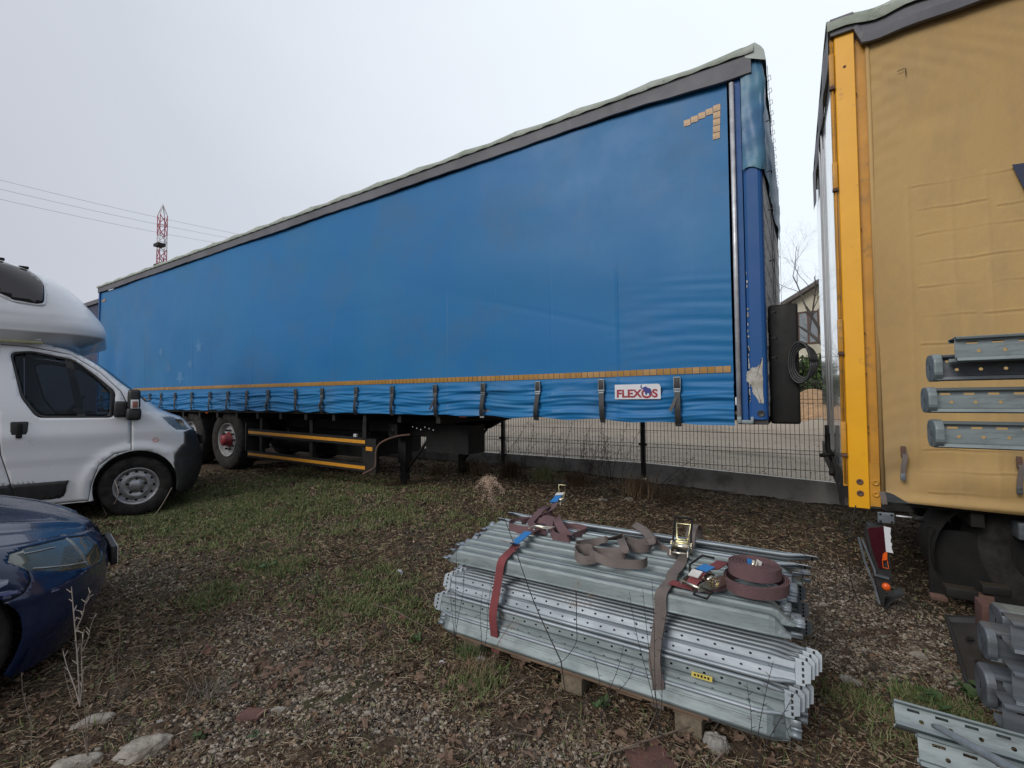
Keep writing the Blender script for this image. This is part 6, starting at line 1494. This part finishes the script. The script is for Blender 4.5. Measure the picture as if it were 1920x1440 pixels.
rock(900, 1240, (.05, .035), .03, m_paper, 'clear plastic scrap in the grass tuft before the stack', 'litter', 19, 'plastic_litter')
rock(1350, 920, (.9, .3), .06, m_conc, 'flat broken concrete patch in front of the fence', seed=20)
for i, (px, py, s_) in enumerate(((690, 1355, .03), (705, 1385, .022), (800, 1360, .028), (300, 1352, .03), (1570, 1160, .028), (1660, 1120, .03), (1620, 1210, .028), (440, 1240, .02), (610, 1300, .022), (880, 1345, .02), (1500, 1400, .03), (1640, 1330, .025))):
    o = rock(px, py, (s_, s_*.8), s_*.7, (m_stone, m_conc)[i % 2], 'loose pebble '+['in gravel at bottom centre left', 'lowest of the gravel patch at bottom centre left', 'right of the bottom gravel patch', 'beside the large pale stone chunk', 'just right of the beam stack end', 'on the gravel nearest the red tail lamp', 'on the gravel midway between stack and tray', 'left of the grey wiry tuft', 'beside the leaf heap', 'in front of the stack left corner', 'at the bottom edge under the stack corner', 'left of the long open channel'][i], seed=30+i); o['group'] = 'loose pebbles'
# large dead leaves (individuals)
def leafmesh(seed, lobes=4):
    r_ = random.Random(seed); m_ = MB(); pts = []
    n_ = 26
    for i in range(n_):
        t = i/n_*2*math.pi; rad = .5+.17*math.cos(t*lobes+seed)+.05*r_.uniform(-1, 1); pts.append((rad*math.cos(t)*.8, rad*math.sin(t)))
    z = lambda x, y: .30*x*x*(1+.3*math.sin(seed))+.16*math.sin(y*3+seed)+.10*math.sin(x*9+seed*2)
    mid = [(a*.55, b*.55) for a, b in pts]
    vs = [(0, 0, z(0, 0))]+[(a, b, z(a, b)) for a, b in mid]+[(a, b, z(a, b)+.05*r_.uniform(-1, 1)) for a, b in pts]
    m_.add(vs, [(0, 1+i, 1+(i+1) % n_) for i in range(n_)]+[(1+i, 1+n_+i, 1+n_+(i+1) % n_, 1+(i+1) % n_) for i in range(n_)], False)
    return m_
lm = [leafmesh(k_).mesh('dead_leaf', [m_leafdead]) for k_ in range(5)]+[leafmesh(9).mesh('dead_leaf', [m_leafred])]
clusters = [(pz(500, 1275), .16, 16), (pz(540, 1262), .10, 8), (pz(600, 1215), .10, 8), (pz(830, 1270), .12, 10), (pz(900, 1310), .14, 12), (pz(1180, 1385), .12, 10), (pz(1290, 1400), .08, 6), (pz(990, 1230), .2, 6), (pz(1000, 1340), .15, 7), (pz(240, 1330), .2, 10), (pz(60, 1330), .2, 12), (pz(700, 1290), .3, 12), (pz(420, 1180), .4, 12), (pz(960, 1400), .2, 8), (pz(760, 1160), .3, 12), (pz(870, 1170), .15, 8), (pz(1440, 1420), .15, 6), (pz(860, 1010), .3, 8), (pz(640, 1420), .15, 5), (pz(560, 1130), .3, 8), (pz(330, 1400), .12, 5)]
cl_names = ['in the leaf heap at centre left foreground', 'at the upper edge of the left leaf heap', 'on the gravel above the leaf heap', 'below the stack left corner', 'in front of the green grass tuft', 'around the red brick slab at the bottom', 'right of the red brick slab', 'under the left part of the stack edge', 'on bare soil before the middle pallet block', 'near the long pale slab at left', 'below the blue car bumper', 'on the gravel at bottom centre left', 'on the bare strip right of the blue car', 'at the bottom edge centre', 'on the grass left of the stack', 'beside the stack left end', 'at the bottom right below the stack corner', 'on the grass behind the stack left end', 'at the bottom edge left of centre', 'on the thin grass between car and stack', 'beside the large pale stone chunk']
for ci, (c_, s_, n_) in enumerate(clusters):
    for _ in range(n_):
        x, y = c_[0]+rnd.gauss(0, s_), c_[1]+rnd.gauss(0, s_*.6)
        if y < .35: continue
        k_ = rnd.randrange(6) if rnd.random() < .35 else rnd.randrange(5)
        o = link_mesh('dead_leaf', lm[k_], None, (x, y, gz1(x, y)+.012+rnd.random()*.012)); sc = rnd.uniform(.025, .055); o.scale = (sc, sc*rnd.uniform(.8, 1.2), sc*rnd.uniform(.7, 1.5))
        o.rotation_euler = (rnd.gauss(0, .5), rnd.gauss(0, .5), rnd.uniform(0, 6.28)); tag(o, 'curled brown dead leaf '+cl_names[ci], 'leaf', 'curled dead leaves on the ground')
# twigs (individuals, thicker sticks)
tw = [((690, 1130), (740, 1155), (820, 1190)), ((870, 1440), (950, 1400), (1010, 1385)), ((1110, 1420), (1320, 1368), (1430, 1345)), ((1320, 1342), (1370, 1365), (1410, 1395)), ((1335, 1372), (1375, 1330), (1395, 1315)), ((285, 1175), (350, 1190), (400, 1195)), ((360, 1435), (395, 1410), (425, 1385)), ((1210, 1375), (1250, 1310), (1270, 1285)), ((930, 1320), (975, 1295), (1035, 1262)), ((500, 1300), (540, 1270), (575, 1215)), ((1335, 1430), (1360, 1420), (1385, 1400))]
twl = ['bent pale twig on the soil in front of the blue car', 'straight stick at the bottom edge centre', 'long dry stalk across the red brick slab', 'split dry stalk under the stack right corner', 'short crossed stalk leaning on the bottom beam', 'thin twig beside the blue car bumper', 'flat wood splinter in the left foreground', 'arched stalk beside the right pallet block', 'dry stick before the middle pallet block', 'thin stick over the leaf heap', 'short pale stalk at the bottom right of the brick slab']
for (pl, lab) in zip(tw, twl):
    P = []
    for k_, (a, b) in enumerate(pl): p_ = at(a, b, Z=0); P.append(Vector((p_.x, p_.y, gz1(p_.x, p_.y)+.012+(.03 if k_ == 1 else 0))))
    o = MB().tube(curve_pts(P, 5), [.0035-.0015*i/10 for i in range(11)], 5).build('twig', m_dryst); tag(o, lab, 'twig', 'twigs on the ground')

# ================================================================== WEEDS
def plant(name, base, label, stems, mat, cat='weed', seeds=None, group=None, smat=m_plume):
    root = thing(name, base, label, cat, group); m_ = MB()
    for pts, r_ in stems:
        c_ = curve_pts(pts, 4); m_.tube(c_, [r_*(1-.55*i/len(c_)) for i in range(len(c_))], 5, True)
    m_.build('stem', mat, root)
    if seeds: 
        s_ = MB()
        for c_, r_, n_ in seeds:
            for _ in range(n_):
                d_ = Vector((rnd.gauss(0, 1), rnd.gauss(0, 1), rnd.gauss(0, 1)))*r_; p_ = Vector(c_)+d_*.6
                a = Vector((rnd.gauss(0, 1), rnd.gauss(0, 1), rnd.gauss(0, 1))).normalized()*r_*.22; b = a.orthogonal().normalized()*r_*.07
                s_.add([p_-a, p_+b, p_+a, p_-b], [(0, 1, 2, 3)])
        s_.build('seed_head', smat, root)
    return root
def budstem(p0, p1, r_, n_, side=.02, bend=.02):
    a, b = Vector(p0), Vector(p1); ctl = [a, a.lerp(b, .35)+Vector((rnd.uniform(-bend, bend), rnd.uniform(-bend, bend), 0)), a.lerp(b, .7)+Vector((rnd.uniform(-bend, bend), 0, 0)), b]
    out = [(ctl, r_)]; c_ = curve_pts(ctl, 4)
    for i in range(n_):
        q_ = c_[int(len(c_)*(.25+.72*i/n_)) % len(c_)]; d_ = Vector((rnd.choice((-1, 1))*side, rnd.uniform(-side, side), side*rnd.uniform(.3, 1))); out.append(([q_, q_+d_], r_*.8))
    return out
def plumeseeds(pts, r_, n_): return [(p_, r_, n_) for p_ in pts]
# dry budded weed in front of the car
b0 = at(150, 1325, Z=0); d_ = lambda px, py, k_=0: at(px, py, Y=b0.y+k_)
st = budstem(b0, d_(134, 1100), .0032, 12)+budstem(d_(143, 1180), d_(171, 1108), .0025, 7)+budstem(b0, d_(158, 1180), .0028, 10)+budstem(d_(152, 1225), d_(180, 1150), .002, 5)+budstem(b0, d_(118, 1220), .0026, 4)
plant('dry_weed', b0, 'tall pale budded dry weed standing in front of the dark blue bumper', st, M('pale_dry_stem', (.30, .26, .22), .9, scale=20))
k_ = 0
for (px, py, tops, lab, mt_) in [
    (230, 1300, ((205, 1060+150), (260, 1180), (222, 1150)), 'thin dry weed between the car and the pale slabs', m_dryst),
    (165, 1420, ((150, 1200), (190, 1230), (120, 1260), (210, 1290)), 'clump of thin stalks over the pale slabs', m_dryst),
    (60, 1420, ((40, 1260), (90, 1290)), 'sparse stalks at the bottom left corner', m_dryst),
    (380, 1310, ((330, 1170), (365, 1185), (420, 1215), (455, 1240), (300, 1230)), 'grey bushy dead weed tuft in the left foreground', m_dryst),
    (1130, 1330, ((1170, 1210), (1115, 1230), (1190, 1250)), 'spindly dark stalks before the middle pallet block', m_darkst),
    (850, 1230, ((856, 1000), (870, 1050), (845, 1080)), 'dark beaded weed stem in front of the stack left end', m_darkst),
    (895, 1220, ((925, 1075), (905, 1110)), 'second dark beaded stem near the red strap', m_darkst),
    (1240, 1330, ((1180, 1110), (1205, 1105), (1222, 1085), (1250, 1150)), 'thin dark branching weed left of the grey strap', m_darkst),
    (1420, 1420, ((1450, 1240), (1400, 1280), (1490, 1300)), 'fine dark stalks before the stack right corner', m_darkst),
    (1500, 1440, ((1550, 1300), (1470, 1350)), 'fine stalks at the bottom between the two stacks', m_darkst),
    (560, 1290, ((580, 1180), (530, 1200), (620, 1210)), 'thin dry weed rising from the leaf heap', m_dryst),
    (665, 1250, ((650, 1130), (690, 1150)), 'thin weed on the gravel before the grass', m_dryst),
    (1070, 1420, ((1040, 1290), (1100, 1300)), 'fine stalks at bottom centre', m_dryst)]:
    b0 = at(px, py, Z=0); Yp = min(b0.y, 1.80); 
    if b0.y > 1.80: b0 = at(px, py, Y=1.80); b0.z = 0
    st = []
    for (a, b) in tops:
        tp = at(a, b, Y=Yp); st += budstem(b0+Vector((rnd.uniform(-.015, .015), 0, -.01)), tp, .0016, 9, .012, .012)
    plant('dry_weed', b0, lab, st, mt_)
# long dark bramble stem over the stack
P = [at(*q_, Y=Y_) for q_, Y_ in (((1052, 1240), 1.78), ((1010, 1150), 1.80), ((985, 1085), 1.80), ((960, 1010), 1.80), ((941, 960), 1.80))]
P2 = [at(*q_, Y=1.78) for q_ in ((1080, 1110), (1081, 1170), (1080, 1205), (1060, 1235), (1045, 1243), (1025, 1252))]
pl = plant('bramble_stem', at(1050, 1300, Y=1.78), 'long dark bare stem leaning across the strapped stack with a drooping plume', [(P, .0028), (P2, .0018), ([P[0], at(1060, 1300, Y=1.76)], .003)], m_darkst, seeds=plumeseeds([at(1080+rnd.gauss(0, 12), 1122+rnd.gauss(0, 14), Y=1.78) for _ in range(14)], .014, 26))
# drooping plumes at the strap
P = [at(*q_, Y=1.76) for q_ in ((925, 1290), (925, 1250), (930, 1215), (950, 1180), (965, 1160))]
plant('plume_grass', at(925, 1290, Y=1.76), 'drooping feathery plume before the red strap', [(P, .002)], m_dryst, seeds=plumeseeds([at(955+rnd.gauss(0, 12), 1170+rnd.gauss(0, 10), Y=1.76) for _ in range(12)]+[at(948-t*22+rnd.gauss(0, 3), 1185+t*60, Y=1.76) for t in np.linspace(0, 1, 12)], .011, 22))
# pale golden plume behind the stack
cp = at(915, 905, Y=3.6); st = []; sd = []
st.append(([at(925, 960, Y=3.4), at(920, 925, Y=3.5), cp], .003))
for (a, b) in ((893, 915), (905, 938), (918, 935), (928, 945), (940, 915), (945, 925), (930, 900), (900, 903), (912, 897), (922, 940)):
    e_ = at(a, b, Y=3.6+rnd.uniform(-.05, .05)); m0 = cp.lerp(e_, .5)+Vector((0, 0, .035)); st.append(([cp, m0, e_], .002)); c_ = curve_pts([cp, m0, e_], 6); sd += [(q_, .022, 16) for q_ in c_]
plant('plume_grass', at(925, 960, Y=3.4), 'pale golden feathery plume nodding behind the strapped stack', st, m_dryst, seeds=sd, smat=M('golden_plume', (.75, .56, .42), .95, scale=30))
# tall dry stalks along the fence
spots = [(960, 872, 940, 800), (985, 878, 1000, 795), (1010, 880, 1040, 800), (1050, 885, 1075, 790), (1085, 888, 1110, 795), (1105, 890, 1125, 800), (1125, 892, 1128, 790), (1145, 893, 1175, 795), (1165, 893, 1205, 800), (1235, 900, 1300, 860), (1120, 890, 1095, 830), (1140, 893, 1130, 812), (1100, 889, 1140, 820), (930, 880, 990, 790)]
for i, (px, py, tx, ty) in enumerate(spots):
    b0 = at(px, py, Y=6.55); tp = at(tx, ty, Y=6.6); b0.z = gz1(b0.x, b0.y)
    st = budstem(b0, tp, .0035, 9, .05, .06)+budstem(b0, b0.lerp(tp, .8)+Vector((rnd.uniform(-.3, .3), 0, 0)), .003, 7, .05, .05)+budstem(b0, b0.lerp(tp, .6)+Vector((rnd.uniform(-.3, .3), .05, 0)), .003, 6, .04, .05)
    plant('tall_dry_weed', b0, 'tall dry brown stalk growing at the foot of the mesh fence', st, m_darkst if i % 2 else m_dryst, group='tall dry stalks along the fence', seeds=[(st[0][0][-1], .03, 14), (st[3][0][-1], .03, 8)], smat=m_darkst)
# tufts: green and straw grass near the stack and under the trailer
def tuft(px, py, n_, h_, mat, label, spread=.06, Y=None, grp=None):
    b0 = at(px, py, Z=0) if Y is None else at(px, py, Y=Y); b0.z = gz1(b0.x, b0.y); m_ = MB()
    for _ in range(n_):
        a = rnd.uniform(0, 6.28); l_ = h_*rnd.uniform(.5, 1); o_ = b0+Vector((rnd.gauss(0, spread*.4), rnd.gauss(0, spread*.4), 0)); dx = Vector((math.cos(a), math.sin(a), 0))*spread*rnd.uniform(.3, 1.6); sd_ = Vector((-math.sin(a), math.cos(a), 0))*h_*.012
        p1 = o_+dx*.35+Vector((0, 0, l_*.7)); p2 = o_+dx+Vector((0, 0, l_*rnd.uniform(.6, 1)))
        m_.add([o_-sd_, o_+sd_, p1+sd_*.8, p1-sd_*.8, p2], [(0, 1, 2, 3), (3, 2, 4)])
    o = m_.build('grass_tuft', mat); tag(o, label, 'grass tuft', grp)
    return o
tuft(880, 1235, 170, .10, mg[1], 'green grass tuft before the stack left corner', .09); tuft(890, 1270, 120, .09, ms[0], 'straw tuft in front of the green tuft', .10)
tuft(370, 1300, 190, .07, ms[3], 'grey wiry dead tuft in the left foreground', .07)
tuft(385, 1308, 90, .06, M('pale_dry_stem', (.3, .26, .22)), 'paler wisps on the grey wiry tuft', .08)
for i, (px, py, n_, h_, mt_) in enumerate(((900, 850, 150, .3, ms[0]), (960, 885, 200, .35, ms[1]), (880, 880, 160, .3, ms[3]), (1200, 905, 200, .35, ms[0]), (1080, 905, 200, .3, ms[1]), (1020, 900, 160, .3, mg[2]), (1260, 912, 120, .2, ms[1]), (700, 900, 150, .2, ms[1]), (640, 895, 120, .18, ms[3]), (820, 905, 150, .25, ms[1]), (750, 930, 120, .15, ms[1]), (560, 905, 120, .15, mg[2]))):
    tuft(px, py, n_, h_, mt_, 'shaggy dry grass tuft '+['left of the fence gap under the trailer', 'at the left fence post', 'behind the golden plume', 'at the foot of the middle fence post', 'between the two fence posts', 'beside the pale stone before the kerb', 'right of the middle fence post', 'before the landing leg', 'under the orange guard rail end', 'just behind the landing leg', 'in front of the landing leg foot', 'below the lower orange guard rail'][i], .22, Y=(5.9 if px > 870 else None), grp='shaggy tufts below trailer and fence')
# green weed rosettes
def rosette(px, py, n_, s_, label, Y=None):
    b0 = at(px, py, Z=0) if Y is None else at(px, py, Y=Y); b0.z = max(gz1(b0.x, b0.y), b0.z if Y else -9); root = thing('green_weed', b0, label, 'weed'); 
    me = MB().add([(0, 0, 0), (.25, .4, .1), (.22, .8, .12), (0, 1, .05), (-.22, .8, .12), (-.25, .4, .1), (0, .5, .04)], [(0, 1, 6), (1, 2, 6), (2, 3, 6), (3, 4, 6), (4, 5, 6), (5, 0, 6)], True).mesh('leaf', m_leafgreen)
    for i in range(n_):
        o = link_mesh('leaf', me, root, (rnd.gauss(0, s_*.35), rnd.gauss(0, s_*.35), rnd.uniform(.005, s_*.5))); k_ = s_*rnd.uniform(.45, .9); o.scale = (k_, k_, k_); o.rotation_euler = (rnd.uniform(-.2, .7), rnd.uniform(-.3, .3), rnd.uniform(0, 6.28))
rosette(1130, 1322, 26, .045, 'small green leafy weed in the shade before the pallet')
rosette(1750, 1325, 30, .07, 'green leafy weed behind the lowest open channel'); rosette(1840, 1318, 26, .08, 'green leafy weed between the tray and the capped posts')
rosette(500, 1075, 30, .06, 'bright green weed patch on the bare strip before the van'); rosette(780, 1200, 20, .04, 'green weed left of the stack corner'); rosette(370, 1390, 16, .03, 'small green weed between the pale stones'); rosette(480, 1395, 12, .03, 'tiny green weed below the broken tile')
# stalks over the van tyre
for i, (a, b, c_) in enumerate((((182, 925), (195, 955), (200, 965)), ((322, 915), (305, 945), (290, 966)), ((215, 900), (222, 925), (214, 945)))):
    P = [at(*q_, Y=2.0-.05*i) for q_ in (a, b, c_)]
    o = MB().tube(curve_pts(P, 4), .004, 5).build('dry_stalk', M('pale_dry_stem', (.3, .26, .22))); tag(o, ['pale dry stalk left of the van front tyre', 'pale dry stalk right of the van front tyre', 'pale curved stalk across the van front tyre'][i], 'weed')
